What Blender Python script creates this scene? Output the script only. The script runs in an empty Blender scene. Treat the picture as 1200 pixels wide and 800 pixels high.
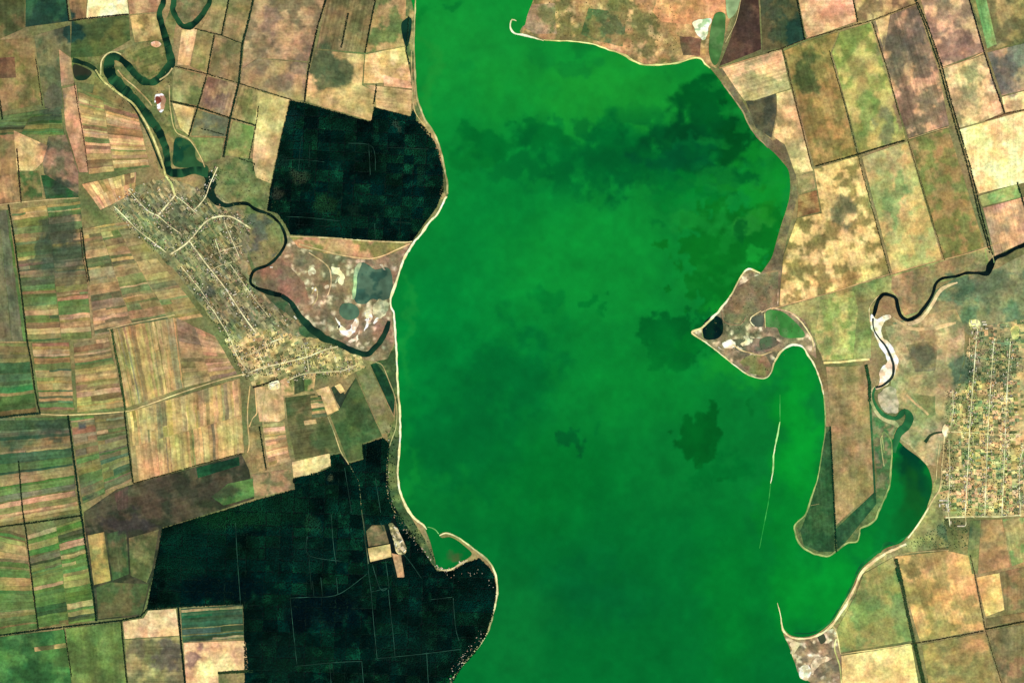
import bpy, math, random
import numpy as np
from mathutils import Vector
from mathutils.geometry import delaunay_2d_cdt

# ------------------------------------------------------------------ camera, sky, sun, exposure
S = 10.0                      # metres per photograph pixel (the place is about 12 km x 8 km)
scene = bpy.context.scene
col = scene.collection
cam_d = bpy.data.cameras.new('camera'); cam = bpy.data.objects.new('camera', cam_d); col.objects.link(cam)
ALT = 40000.0
cam.location = (0, 0, ALT); cam.rotation_euler = (0, 0, 0)
cam_d.sensor_width = 36.0
cam_d.lens = 36.0 * ALT / (1200 * S)
cam_d.clip_start = 100.0; cam_d.clip_end = 400000.0
scene.camera = cam

SUN_EL, SUN_AZ = math.radians(52), math.radians(140)      # azimuth clockwise from north: morning sun from the south-east
w = bpy.data.worlds.new('World'); scene.world = w; w.use_nodes = True
nt = w.node_tree
sky = nt.nodes.new('ShaderNodeTexSky'); sky.sky_type = 'NISHITA'; sky.sun_disc = False
sky.sun_elevation = SUN_EL; sky.sun_rotation = SUN_AZ
nt.links.new(sky.outputs[0], nt.nodes['Background'].inputs[0]); nt.nodes['Background'].inputs[1].default_value = 0.06
sl = bpy.data.lights.new('sun', 'SUN'); sl.energy = 4.0; sl.angle = math.radians(0.5); sl.color = (1.0, 0.95, 0.87)
sun = bpy.data.objects.new('sun', sl); col.objects.link(sun)
sd = Vector((math.sin(SUN_AZ) * math.cos(SUN_EL), math.cos(SUN_AZ) * math.cos(SUN_EL), math.sin(SUN_EL)))
sun.rotation_euler = sd.to_track_quat('Z', 'Y').to_euler(); sun.location = (0, 0, 3000)
vs = scene.view_settings
vs.view_transform = 'Standard'; vs.look = 'None'; vs.gamma = 1.0; vs.use_curve_mapping = False
vs.exposure = 0.6
GAIN = np.array([1.66, 1.63, 1.66])    # display value of a white ground under this light; turns a seen colour into a base colour

# ------------------------------------------------------------------ helpers
rng = random.Random(7)
def lin(c):
    c = np.clip(np.asarray(c, float) / 255.0, 0, 1)
    return np.where(c <= 0.04045, c / 12.92, ((c + 0.055) / 1.055) ** 2.4)
def base(c): return np.clip(lin(c) / GAIN, 0.0004, 0.85)

def P(s):
    return [tuple(float(v) for v in q.split(',')) for q in s.split()]
def W(p): return ((p[0] - 600) * S, (400 - p[1]) * S)

def _hash(ix, iy, seed):
    h = (ix.astype(np.int64) * 374761393 + iy.astype(np.int64) * 668265263 + seed * 974634777) & 0xffffffff
    h = ((h ^ (h >> 13)) * 1274126177) & 0xffffffff
    return ((h ^ (h >> 16)) & 0xffff) / 65535.0
def vnoise(x, y, seed):
    ix, iy = np.floor(x), np.floor(y); fx, fy = x - ix, y - iy
    fx = fx * fx * (3 - 2 * fx); fy = fy * fy * (3 - 2 * fy)
    a = _hash(ix, iy, seed); b = _hash(ix + 1, iy, seed); c = _hash(ix, iy + 1, seed); d = _hash(ix + 1, iy + 1, seed)
    return (a * (1 - fx) + b * fx) * (1 - fy) + (c * (1 - fx) + d * fx) * fy
def fbm(x, y, scale, seed=0, octv=4):
    x = np.asarray(x, float) / scale; y = np.asarray(y, float) / scale
    v = 0; a = 0.5; t = 0
    for i in range(octv):
        v = v + a * vnoise(x + 17.3 * i, y - 9.1 * i, seed + i); t += a; a *= 0.5; x = x * 2.03; y = y * 2.03
    return v / t
def sstep(a, b, v):
    t = np.clip((v - a) / (b - a), 0, 1); return t * t * (3 - 2 * t)

def extend(pts, m=40):
    """carry an outline on past the edge of the photograph, along its own sides"""
    n = len(pts)
    def side(p):
        s = set()
        if p[0] <= 0: s.add('l')
        if p[0] >= 1200: s.add('r')
        if p[1] <= 0: s.add('t')
        if p[1] >= 800: s.add('b')
        return s
    out = []
    for i, p in enumerate(pts):
        s = side(p)
        if not s: out.append(p); continue
        x, y = p; dx = -m if 'l' in s else m if 'r' in s else 0; dy = -m if 't' in s else m if 'b' in s else 0
        if len(s) == 1:
            nb = [q for q in (pts[i - 1], pts[(i + 1) % n]) if not (side(q) & s)]
            if nb:
                q = nb[0]
                if dx and abs(x - q[0]) > 4: dy = max(-m, min(m, (y - q[1]) / (x - q[0]) * dx))
                if dy and not dx and abs(y - q[1]) > 4: dx = max(-m, min(m, (x - q[0]) / (y - q[1]) * dy))
        out.append((x + dx, y + dy))
    return out

def smooth(pts, step=3.0, closed=False):
    n = len(pts); out = []
    rngi = range(n if closed else n - 1)
    for i in rngi:
        if closed: p0, p1, p2, p3 = pts[i - 1], pts[i], pts[(i + 1) % n], pts[(i + 2) % n]
        else: p0, p1, p2, p3 = pts[max(i - 1, 0)], pts[i], pts[i + 1], pts[min(i + 2, n - 1)]
        L = math.dist(p1, p2); k = max(1, int(round(L / step)))
        for j in range(k):
            t = j / k
            out.append(tuple(0.5 * (2 * p1[a] + (p2[a] - p0[a]) * t + (2 * p0[a] - 5 * p1[a] + 4 * p2[a] - p3[a]) * t * t
                                    + (-p0[a] + 3 * p1[a] - 3 * p2[a] + p3[a]) * t ** 3) for a in range(len(p1))))
    if not closed: out.append(tuple(pts[-1]))
    return out
def densify(pts, step, closed=True):
    out = []; n = len(pts)
    for i in range(n if closed else n - 1):
        p, q = pts[i], pts[(i + 1) % n]; k = max(1, int(math.dist(p, q) / step))
        out += [(p[0] + (q[0] - p[0]) * j / k, p[1] + (q[1] - p[1]) * j / k) for j in range(k)]
    if not closed: out.append(pts[-1])
    return out
def inside(poly, x, y):
    r = np.zeros(len(x), bool); n = len(poly)
    for i in range(n):
        x0, y0 = poly[i]; x1, y1 = poly[(i + 1) % n]
        if y0 == y1: continue
        c = ((y0 > y) != (y1 > y)) & (x < (x1 - x0) * (y - y0) / (y1 - y0) + x0)
        r ^= c
    return r
def near_edge(poly, x, y, d):
    m = np.zeros(len(x), bool); n = len(poly)
    for i in range(n):
        ax, ay = poly[i]; bx, by = poly[(i + 1) % n]
        L2 = (bx - ax) ** 2 + (by - ay) ** 2 + 1e-9
        t = np.clip(((x - ax) * (bx - ax) + (y - ay) * (by - ay)) / L2, 0, 1)
        m |= (x - ax - t * (bx - ax)) ** 2 + (y - ay - t * (by - ay)) ** 2 < d * d
    return m

def rough(pts, amp, seed=3):
    a = np.array(pts); s = 9 if amp < 1.3 else 5.5
    nx = fbm(a[:, 0], a[:, 1], s, seed, 3) - .5; ny = fbm(a[:, 0], a[:, 1], s, seed + 50, 3) - .5
    return [(x + 2 * amp * u, y + 2 * amp * v) for (x, y), u, v in zip(pts, nx, ny)]

def sheet(poly, step):
    """triangulated sheet filling an outline, with points inside for the colour to vary"""
    a = np.array(poly); x0, y0 = a.min(0); x1, y1 = a.max(0)
    gx, gy = np.meshgrid(np.arange(x0 + step / 2, x1, step), np.arange(y0 + step / 2, y1, step))
    gx = gx.ravel(); gy = gy.ravel()
    j = np.random.RandomState(int(abs(x0 * 7 + y0 * 3)) % 9999)
    gx = gx + j.uniform(-.25, .25, len(gx)) * step; gy = gy + j.uniform(-.25, .25, len(gy)) * step
    k = inside(poly, gx, gy); gx, gy = gx[k], gy[k]
    if len(gx): k = ~near_edge(poly, gx, gy, step * .45); gx, gy = gx[k], gy[k]
    vs_ = [Vector(p) for p in poly] + [Vector(p) for p in zip(gx, gy)]
    r = delaunay_2d_cdt(vs_, [], [list(range(len(poly)))], 1, 1e-4)
    return [tuple(v) for v in r[0]], [list(f) for f in r[2]]

def fix_up(verts, faces):
    """faces wound so that they look up (verts in world metres)"""
    out = []
    for f in faces:
        a, b, c = verts[f[0]], verts[f[1]], verts[f[2]]
        z = (b[0] - a[0]) * (c[1] - a[1]) - (b[1] - a[1]) * (c[0] - a[0])
        out.append(f if z > 0 else f[::-1])
    return out

def make(name, verts, faces, mat, cols=None, parent=None, origin=None, smooth_shade=False):
    """one mesh object; verts in world metres, kept relative to the object's own origin"""
    v = np.asarray(verts, float)
    if origin is None:
        lo, hi = v.min(0), v.max(0); origin = np.array([(lo[0] + hi[0]) / 2, (lo[1] + hi[1]) / 2, lo[2]])
    me = bpy.data.meshes.new(name)
    me.from_pydata((v - origin).tolist(), [], faces)
    if cols is not None:
        at = me.color_attributes.new('col', 'FLOAT_COLOR', 'POINT')
        c4 = np.ones((len(v), 4), np.float32); c4[:, :3] = cols
        at.data.foreach_set('color', c4.ravel())
    me.materials.append(mat)
    if smooth_shade: me.shade_smooth()
    o = bpy.data.objects.new(name, me); col.objects.link(o)
    if parent is not None:
        o.parent = parent; o.location = Vector(origin) - parent['_w']
    else: o.location = origin
    o['_w'] = [float(q) for q in origin]
    return o
class _W: pass
def tag(o, label=None, cat=None, group=None, kind=None):
    if label: o['label'] = label
    if cat: o['category'] = cat
    if group: o['group'] = group
    if kind: o['kind'] = kind
    return o
_make = make
def make(name, verts, faces, mat, cols=None, parent=None, origin=None, smooth_shade=False):
    if parent is None: return _make(name, verts, faces, mat, cols, None, origin, smooth_shade)
    pw = np.array(parent['_w'][:])
    o = _make(name, verts, faces, mat, cols, None, origin, smooth_shade)
    o.parent = parent; o.location = Vector((np.array(o['_w'][:]) - pw).tolist())
    return o

# ------------------------------------------------------------------ materials
def ground_mat(name, rough_=0.95, fine=0.36, furrow=True, chroma=0.13, spec=0.05):
    m = bpy.data.materials.new(name); m.use_nodes = True; t = m.node_tree; N, L = t.nodes, t.links
    b = N['Principled BSDF']; b.inputs['Roughness'].default_value = rough_; b.inputs['Specular IOR Level'].default_value = spec
    a = N.new('ShaderNodeAttribute'); a.attribute_name = 'col'
    g = N.new('ShaderNodeNewGeometry')
    def noise(scale, detail, vec=None, rgh=0.6):
        n = N.new('ShaderNodeTexNoise'); n.inputs['Scale'].default_value = scale; n.inputs['Detail'].default_value = detail
        n.inputs['Roughness'].default_value = rgh
        L.new(vec or g.outputs['Position'], n.inputs['Vector']); return n
    def ramp(out, lo, hi):
        r = N.new('ShaderNodeMapRange'); r.inputs['From Min'].default_value = 0.25; r.inputs['From Max'].default_value = 0.75
        r.inputs['To Min'].default_value = lo; r.inputs['To Max'].default_value = hi; L.new(out, r.inputs['Value']); return r.outputs[0]
    def mul(x, y):
        k = N.new('ShaderNodeMath'); k.operation = 'MULTIPLY'; L.new(x, k.inputs[0]); L.new(y, k.inputs[1]); return k.outputs[0]
    f = mul(ramp(noise(1 / 34, 3, None, .7).outputs['Fac'], 1 - fine, 1 + fine), ramp(noise(1 / 190, 6, None, .72).outputs['Fac'], 1 - fine * .8, 1 + fine * .8))
    if furrow:
        an = N.new('ShaderNodeAttribute'); an.attribute_type = 'OBJECT'; an.attribute_name = 'furrow'
        rt = N.new('ShaderNodeVectorRotate'); rt.rotation_type = 'Z_AXIS'
        L.new(g.outputs['Position'], rt.inputs['Vector']); L.new(an.outputs['Fac'], rt.inputs['Angle'])
        mp = N.new('ShaderNodeMapping'); mp.inputs['Scale'].default_value = (1 / 900, 1 / 30, 0); L.new(rt.outputs[0], mp.inputs['Vector'])
        ag = N.new('ShaderNodeAttribute'); ag.attribute_type = 'OBJECT'; ag.attribute_name = 'furrow_gain'
        ad = N.new('ShaderNodeMath'); ad.operation = 'MULTIPLY_ADD'; ad.inputs[2].default_value = 1.0
        L.new(ramp(noise(1.0, 2, mp.outputs[0]).outputs['Fac'], -fine, fine), ad.inputs[0]); L.new(ag.outputs['Fac'], ad.inputs[1])
        f = mul(f, ad.outputs[0])
    cn = noise(1 / 70, 2)
    mx = N.new('ShaderNodeMix'); mx.data_type = 'RGBA'; mx.blend_type = 'MIX'; mx.inputs[0].default_value = 1 - chroma
    L.new(cn.outputs['Color'], mx.inputs[6]); mx.inputs[7].default_value = (.5, .5, .5, 1)
    v1 = N.new('ShaderNodeVectorMath'); v1.operation = 'SCALE'; L.new(mx.outputs[2], v1.inputs[0])
    k2 = N.new('ShaderNodeMath'); k2.operation = 'MULTIPLY'; k2.inputs[1].default_value = 2.0; L.new(f, k2.inputs[0])
    L.new(k2.outputs[0], v1.inputs['Scale'])
    v2 = N.new('ShaderNodeVectorMath'); v2.operation = 'MULTIPLY'; L.new(a.outputs['Color'], v2.inputs[0]); L.new(v1.outputs[0], v2.inputs[1])
    L.new(v2.outputs[0], b.inputs['Base Color'])
    return m
M_FIELD = ground_mat('field soil and crop')
M_WILD = ground_mat('rough grass and mud', fine=0.42, furrow=False, chroma=0.17)
M_WATER = ground_mat('algae green water', rough_=0.35, fine=0.03, furrow=False, chroma=0.03, spec=0.01)
M_ROAD = ground_mat('dirt road', fine=0.25, furrow=False, chroma=0.1)
M_SAND = ground_mat('pale sand', fine=0.2, furrow=False, chroma=0.1)
M_TREE = ground_mat('tree crowns', rough_=0.9, fine=0.25, furrow=False, chroma=0.15, spec=0.0)
M_ROOF = ground_mat('house walls and roofs', rough_=0.7, fine=0.06, furrow=False, chroma=0.05, spec=0.2)

# dark, greenish and tan patches that cross several fields: x, y, rx, ry, colour, strength
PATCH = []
def paint(x, y, c1, c2, scale=22, amt=1.0, seed=0, lo=.475, hi=.565, grain=.16, patches=True, c3=None, hue=1.0):
    """seen colour at points: two tones in blotches, finer grain, then the off-tone patches -> base colour"""
    x = np.asarray(x, float); y = np.asarray(y, float)
    c = np.tile(np.asarray(c1, float), (len(x), 1))
    if c2 is not None:
        k = (sstep(lo, hi, fbm(x, y, scale, seed, 6)) * amt)[:, None]
        c = c * (1 - k) + np.asarray(c2, float) * k
    if c3 is not None:
        k = (sstep(.6, .72, fbm(x, y, 6, seed + 7, 3)) * .9)[:, None]; c = c * (1 - k) + np.asarray(c3, float) * k
    if hue:
        c = c * np.array([.985, 1.01, .95]); lum = c @ np.array([.3, .59, .11]); c = c + (lum[:, None] - c) * .13; l2 = np.maximum(lum + (lum - 100) * .25 + 15, lum * .85); c = c * (l2 / np.maximum(lum, 1))[:, None]
        s1 = (fbm(x, y, 10, 55, 3) - .5)[:, None]; s2 = (fbm(x, y, 30, 66, 4) - .5)[:, None]
        c = c + (s1 * np.array([24., 2, -8]) + s2 * np.array([-30., 18, -10])) * hue * (c.mean(1)[:, None] / 130)
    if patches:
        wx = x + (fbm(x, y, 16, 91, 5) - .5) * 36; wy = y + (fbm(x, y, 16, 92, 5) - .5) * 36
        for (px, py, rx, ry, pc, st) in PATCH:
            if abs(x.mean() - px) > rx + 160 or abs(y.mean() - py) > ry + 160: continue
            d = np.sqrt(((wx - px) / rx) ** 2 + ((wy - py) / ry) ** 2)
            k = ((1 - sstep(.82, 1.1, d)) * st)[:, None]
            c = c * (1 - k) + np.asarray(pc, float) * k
    c = c * (1 + (fbm(x, y, 5, 33, 2) - .5) * 2 * grain)[:, None] * (1 + (fbm(x, y, 16, 44, 2) - .5) * 2 * grain)[:, None]
    return base(c)

def area(name, pts, z, mat, c1, c2=None, step=2.6, edge=0.0, parent=None, curvy=False, sc=22, amt=1.0, seed=None, colfn=None, lo=.475, hi=.565, grain=.16, ext=True, c3=None, hue=1.0):
    if ext: pts = extend(pts)
    if curvy: pts = smooth(pts, step, True)
    poly = densify(pts, step)
    if edge: poly = rough(poly, edge)
    v, f = sheet(poly, step)
    a = np.array(v)
    if seed is None: seed = int(abs(a[0, 0] * 3 + a[0, 1] * 5)) % 997
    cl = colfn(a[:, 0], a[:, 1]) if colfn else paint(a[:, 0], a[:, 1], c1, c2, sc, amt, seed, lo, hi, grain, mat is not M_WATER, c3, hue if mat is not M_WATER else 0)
    wv = np.column_stack([(a[:, 0] - 600) * S, (400 - a[:, 1]) * S, np.full(len(a), z)])
    return make(name, wv, fix_up(wv, f), mat, cl, parent)

def ribbon(name, pts, width, z, mat, c1, c2=None, parent=None, wob=0.25, step=2.5, seed=1, crown=0.0, do_smooth=True):
    """band along a line; width in px (or one per point)"""
    if not isinstance(width, (list, tuple)): width = [width] * len(pts)
    p3 = [(p[0], p[1], q) for p, q in zip(pts, width)]
    s = smooth(p3, step) if do_smooth else p3
    a = np.array(s); d = np.gradient(a[:, :2], axis=0); d /= (np.linalg.norm(d, axis=1)[:, None] + 1e-9)
    n = np.column_stack([-d[:, 1], d[:, 0]])
    w1 = a[:, 2] / 2 * (1 + wob * 2 * (fbm(a[:, 0], a[:, 1], 6, seed, 2) - .5)); w2 = a[:, 2] / 2 * (1 + wob * 2 * (fbm(a[:, 0], a[:, 1], 6, seed + 9, 2) - .5))
    l = a[:, :2] + n * w1[:, None]; r = a[:, :2] - n * w2[:, None]
    v = np.empty((len(a) * 2, 2)); v[0::2] = l; v[1::2] = r
    f = [[2 * i, 2 * i + 1, 2 * i + 3, 2 * i + 2] for i in range(len(a) - 1)]
    cl = paint(v[:, 0], v[:, 1], c1, c2, 12, 1, seed, patches=False, hue=.3)
    wv = np.column_stack([(v[:, 0] - 600) * S, (400 - v[:, 1]) * S, np.full(len(v), z)])
    return make(name, wv, fix_up(wv, f), mat, cl, parent)

# ------------------------------------------------------------------ heights of the sheets (metres)
Z_GROUND, Z_WILD, Z_FIELD, Z_STRIP, Z_WATER, Z_SAND, Z_ROAD = 0.0, 0.3, 2.6, 3.1, 3.6, 4.0, 4.4
# ================================================================== THE SETTING
# ---- the ground: one sheet to the horizon
gx = np.concatenate([[-9000, -4000, -1500, -500], np.arange(-100, 1301, 20), [1700, 2700, 5200, 10200]])
gy = np.concatenate([[-9000, -4000, -1500, -500], np.arange(-100, 901, 20), [1300, 2300, 4800, 9800]])
X, Y = np.meshgrid(gx, gy); n1, n2 = len(gx), len(gy)
vv = np.column_stack([(X.ravel() - 600) * S, (400 - Y.ravel()) * S, np.zeros(X.size)])
ff = [[j * n1 + i, (j + 1) * n1 + i, (j + 1) * n1 + i + 1, j * n1 + i + 1] for j in range(n2 - 1) for i in range(n1 - 1)]
PATCH_SAVE = PATCH
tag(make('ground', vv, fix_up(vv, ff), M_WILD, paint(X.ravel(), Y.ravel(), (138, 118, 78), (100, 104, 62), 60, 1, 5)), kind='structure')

# ---- dark, greenish and tan patches over fields and rough land
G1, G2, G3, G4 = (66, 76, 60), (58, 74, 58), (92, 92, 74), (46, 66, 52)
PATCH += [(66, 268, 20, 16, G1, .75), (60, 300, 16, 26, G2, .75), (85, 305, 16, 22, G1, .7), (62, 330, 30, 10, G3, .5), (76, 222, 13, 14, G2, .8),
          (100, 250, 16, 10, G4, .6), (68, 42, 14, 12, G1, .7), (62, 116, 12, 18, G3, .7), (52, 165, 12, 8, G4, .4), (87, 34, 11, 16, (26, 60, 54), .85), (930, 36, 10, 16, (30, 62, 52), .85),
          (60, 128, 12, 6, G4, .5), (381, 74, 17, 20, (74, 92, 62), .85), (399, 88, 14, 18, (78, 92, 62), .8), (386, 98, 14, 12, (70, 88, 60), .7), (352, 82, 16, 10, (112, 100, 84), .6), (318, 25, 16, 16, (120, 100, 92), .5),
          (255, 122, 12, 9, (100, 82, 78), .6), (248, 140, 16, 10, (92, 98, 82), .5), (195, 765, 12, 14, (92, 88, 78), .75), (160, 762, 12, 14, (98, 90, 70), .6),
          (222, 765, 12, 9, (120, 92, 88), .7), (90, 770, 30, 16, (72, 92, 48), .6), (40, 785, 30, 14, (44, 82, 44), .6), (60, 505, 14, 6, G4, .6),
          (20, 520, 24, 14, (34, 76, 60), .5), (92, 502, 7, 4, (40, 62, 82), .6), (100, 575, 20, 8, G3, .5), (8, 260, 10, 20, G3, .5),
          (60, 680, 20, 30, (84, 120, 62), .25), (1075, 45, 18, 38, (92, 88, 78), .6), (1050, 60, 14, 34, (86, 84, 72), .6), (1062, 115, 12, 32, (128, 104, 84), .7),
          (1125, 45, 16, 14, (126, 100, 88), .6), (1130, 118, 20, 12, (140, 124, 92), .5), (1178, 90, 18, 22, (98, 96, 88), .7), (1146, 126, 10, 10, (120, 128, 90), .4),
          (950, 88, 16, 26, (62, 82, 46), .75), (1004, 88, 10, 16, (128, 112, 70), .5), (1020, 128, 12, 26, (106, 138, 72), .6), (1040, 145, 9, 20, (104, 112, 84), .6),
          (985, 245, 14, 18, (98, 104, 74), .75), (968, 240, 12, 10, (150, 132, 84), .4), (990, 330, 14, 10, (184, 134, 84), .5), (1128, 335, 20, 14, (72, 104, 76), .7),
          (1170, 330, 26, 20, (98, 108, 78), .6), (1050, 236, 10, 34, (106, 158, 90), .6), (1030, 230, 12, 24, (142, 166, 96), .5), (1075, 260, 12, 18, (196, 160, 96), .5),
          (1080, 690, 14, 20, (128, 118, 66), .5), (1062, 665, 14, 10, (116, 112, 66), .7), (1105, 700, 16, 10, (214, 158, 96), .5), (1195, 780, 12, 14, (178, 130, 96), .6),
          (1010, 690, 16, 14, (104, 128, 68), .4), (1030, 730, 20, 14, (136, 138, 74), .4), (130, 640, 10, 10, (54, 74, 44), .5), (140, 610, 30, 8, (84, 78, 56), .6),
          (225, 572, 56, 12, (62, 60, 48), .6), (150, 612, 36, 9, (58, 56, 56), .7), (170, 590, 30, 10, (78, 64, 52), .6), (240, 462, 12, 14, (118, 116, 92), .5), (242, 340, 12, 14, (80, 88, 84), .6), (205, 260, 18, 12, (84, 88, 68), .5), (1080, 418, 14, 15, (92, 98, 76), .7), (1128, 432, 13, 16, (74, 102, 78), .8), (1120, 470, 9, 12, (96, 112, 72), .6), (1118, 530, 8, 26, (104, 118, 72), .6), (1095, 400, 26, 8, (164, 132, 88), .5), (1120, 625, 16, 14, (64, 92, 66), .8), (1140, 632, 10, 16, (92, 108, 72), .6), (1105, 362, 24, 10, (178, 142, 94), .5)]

# ---- the lake
LAKE = P("488,0 487,25 486,50 487,75 488,100 491,120 499,140 509,155 517,175 522,200 525,215 525,227 523,232 514,250 503,262 494,275 484,287 476,300 471,312 "
 "467,325 463,337 459,350 459,360 462,365 463,375 465,400 466,425 467,450 469,475 470,500 469,525 467,550 468,565 470,575 474,587 480,600 486,607 496,615 "
 "500,624 504,634 507,645 510,656 512,664 522,667 533,664 541,657 548,654 553,648 545,640 536,633 527,629 518,630 515,626 522,623 530,625 545,634 558,644 568,652 576,661 581,673 584,688 583,701 579,718 574,736 566,751 554,766 541,781 529,800 "
 "937,800 934,785 929,770 924,755 919,745 916,732 919,737 927,744 941,746 955,743 967,735 977,725 985,712 992,700 999,687 1004,675 1010,665 1020,656 1032,646 "
 "1040,641 1055,636 1065,626 1075,614 1084,601 1087,592 1092,575 1092,562 1087,547 1077,536 1062,525 1050,514 1045,517 1045,530 1044,550 1042,570 1036,585 1029,600 1025,609 1017,615 "
 "1008,619 1007,627 1004,634 992,636 982,644 971,651 960,650 945,644 936,635 932,624 932,614 941,606 945,600 950,585 957,565 961,545 964,525 967,505 967,485 965,462 "
 "961,445 954,427 947,416 941,407 932,404 925,405 915,412 907,425 905,435 900,442 890,444 877,439 865,431 852,421 840,411 825,400 815,394 810,389 822,384 835,372 "
 "847,359 857,345 865,330 871,320 877,315 884,317 891,320 899,310 905,300 910,282 915,265 921,247 925,232 926,215 924,200 917,190 908,180 900,173 887,160 877,145 870,130 "
 "857,112 845,96 832,80 825,75 821,69 812,68 795,74 775,76 755,76 742,71 730,64 712,58 695,52 675,49 655,48 637,47 625,43 610,39 612,32 617,22 619,0")
BL = [  # x, y, rx, ry, colour, strength, softness
 (560, 60, 90, 60, (20, 150, 52), .9, .9), (700, 110, 130, 50, (24, 150, 46), .9, .9), (600, 300, 120, 160, (2, 134, 54), .6, .8), (500, 420, 60, 110, (0, 140, 56), .7, .8),
 (690, 310, 120, 80, (14, 150, 50), .7, .8), (700, 680, 210, 90, (0, 110, 44), .8, .8), (690, 700, 70, 40, (0, 98, 46), .8, .8), (600, 730, 60, 90, (10, 118, 48), .6, .7), (860, 700, 50, 100, (2, 128, 40), .6, .8),
 (560, 470, 80, 84, (0, 112, 46), .7, .7), (545, 520, 62, 58, (0, 102, 44), .6, .48), (606, 430, 50, 46, (0, 102, 44), .6, .45), (650, 560, 90, 60, (0, 116, 40), .6, .8),
 (575, 168, 36, 22, (2, 112, 42), .85, .3), (548, 190, 26, 16, (6, 122, 44), .8, .3), (640, 164, 40, 20, (2, 104, 40), .8, .3), (650, 200, 40, 24, (4, 118, 46), .7, .35), (616, 205, 30, 16, (8, 134, 50), .7, .4),
 (700, 195, 50, 34, (2, 108, 44), .8, .35), (752, 188, 70, 36, (0, 92, 40), .75, .48), (735, 160, 40, 22, (2, 112, 44), .7, .45), (770, 215, 24, 16, (8, 126, 46), .6, .3), (826, 135, 44, 46, (0, 80, 30), .85, .45), (858, 168, 40, 38, (0, 72, 26), .88, .45), (795, 165, 46, 34, (0, 72, 34), .8, .48), (812, 168, 26, 9, (6, 112, 50), .7, .4), (846, 118, 10, 9, (6, 128, 40), .7, .3), (868, 140, 9, 8, (10, 120, 40), .6, .3), (872, 100, 9, 5, (16, 140, 44), .5, .4), (800, 190, 50, 20, (0, 84, 44), .7, .3),
 (824, 120, 16, 26, (0, 92, 34), .9, .3), (840, 72, 20, 14, (18, 148, 52), .8, .5), (892, 215, 36, 46, (14, 142, 40), .8, .35), (850, 205, 50, 14, (0, 92, 36), .8, .3),
 (862, 292, 62, 66, (8, 116, 32), .95, .1), (832, 345, 34, 32, (6, 114, 32), .9, .1), (876, 258, 24, 14, (40, 152, 52), .7, .3), (868, 272, 9, 26, (4, 98, 34), .8, .35), (846, 232, 26, 6, (4, 110, 40), .7, .4), (893, 240, 14, 20, (22, 132, 32), .6, .4),
 (815, 262, 30, 14, (22, 148, 52), .7, .4), (890, 305, 22, 12, (22, 158, 50), .8, .3), (770, 266, 14, 5, (4, 120, 44), .8, .4), (778, 240, 20, 9, (6, 126, 44), .6, .4), (800, 225, 36, 18, (4, 134, 46), .6, .4),
 (838, 355, 18, 20, (14, 150, 42), .7, .4), (790, 405, 46, 36, (0, 98, 36), .95, .15), (815, 410, 20, 14, (0, 114, 36), .7, .15), (820, 512, 23, 28, (0, 92, 30), .95, .15), (845, 550, 30, 22, (0, 110, 40), .75, .35), (848, 570, 11, 7, (0, 102, 36), .8, .3),
 (665, 516, 15, 9, (0, 96, 40), .95, .2), (662, 507, 4, 5, (0, 100, 42), .8, .3), (700, 506, 7, 10, (0, 108, 42), .6, .4), (705, 358, 15, 8, (2, 118, 42), .85, .25), (645, 355, 20, 12, (2, 122, 46), .6, .4), (660, 385, 16, 12, (4, 124, 46), .5, .5), (885, 475, 8, 7, (4, 112, 40), .8, .3),
 (670, 75, 26, 16, (14, 128, 46), .75, .35), (690, 45, 14, 8, (10, 120, 44), .5, .4), (625, 62, 18, 12, (14, 132, 48), .6, .4), (505, 20, 10, 16, (6, 128, 44), .6, .4), (540, 10, 12, 8, (4, 116, 44), .6, .4), (662, 142, 8, 9, (6, 118, 46), .7, .4), (540, 85, 14, 10, (12, 138, 50), .5, .4),
 (935, 500, 26, 90, (6, 158, 44), .85, .6), (915, 600, 20, 120, (2, 140, 38), .5, .7), (960, 690, 60, 50, (4, 150, 44), .85, .6), (925, 425, 8, 14, (8, 130, 44), .6, .5), (750, 450, 90, 60, (8, 146, 48), .5, .9), (870, 430, 40, 22, (20, 156, 46), .7, .5),
 (1068, 545, 24, 24, (0, 56, 40), .9, .5), (1062, 578, 24, 32, (18, 92, 34), .85, .6), (1050, 605, 20, 20, (8, 106, 40), .75, .6), (1046, 540, 5, 20, (10, 100, 46), .6, .6), (1015, 640, 24, 16, (6, 140, 44), .7, .6), (1080, 565, 8, 22, (6, 84, 44), .6, .6),
 (522, 655, 14, 16, (10, 124, 46), .8, .5), (538, 648, 12, 8, (78, 92, 48), .85, .4), (530, 640, 9, 9, (62, 98, 50), .7, .4), (497, 90, 8, 60, (34, 146, 50), .5, .7), (474, 380, 7, 80, (30, 150, 56), .5, .7), (478, 560, 8, 40, (14, 144, 50), .5, .6)]
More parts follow.
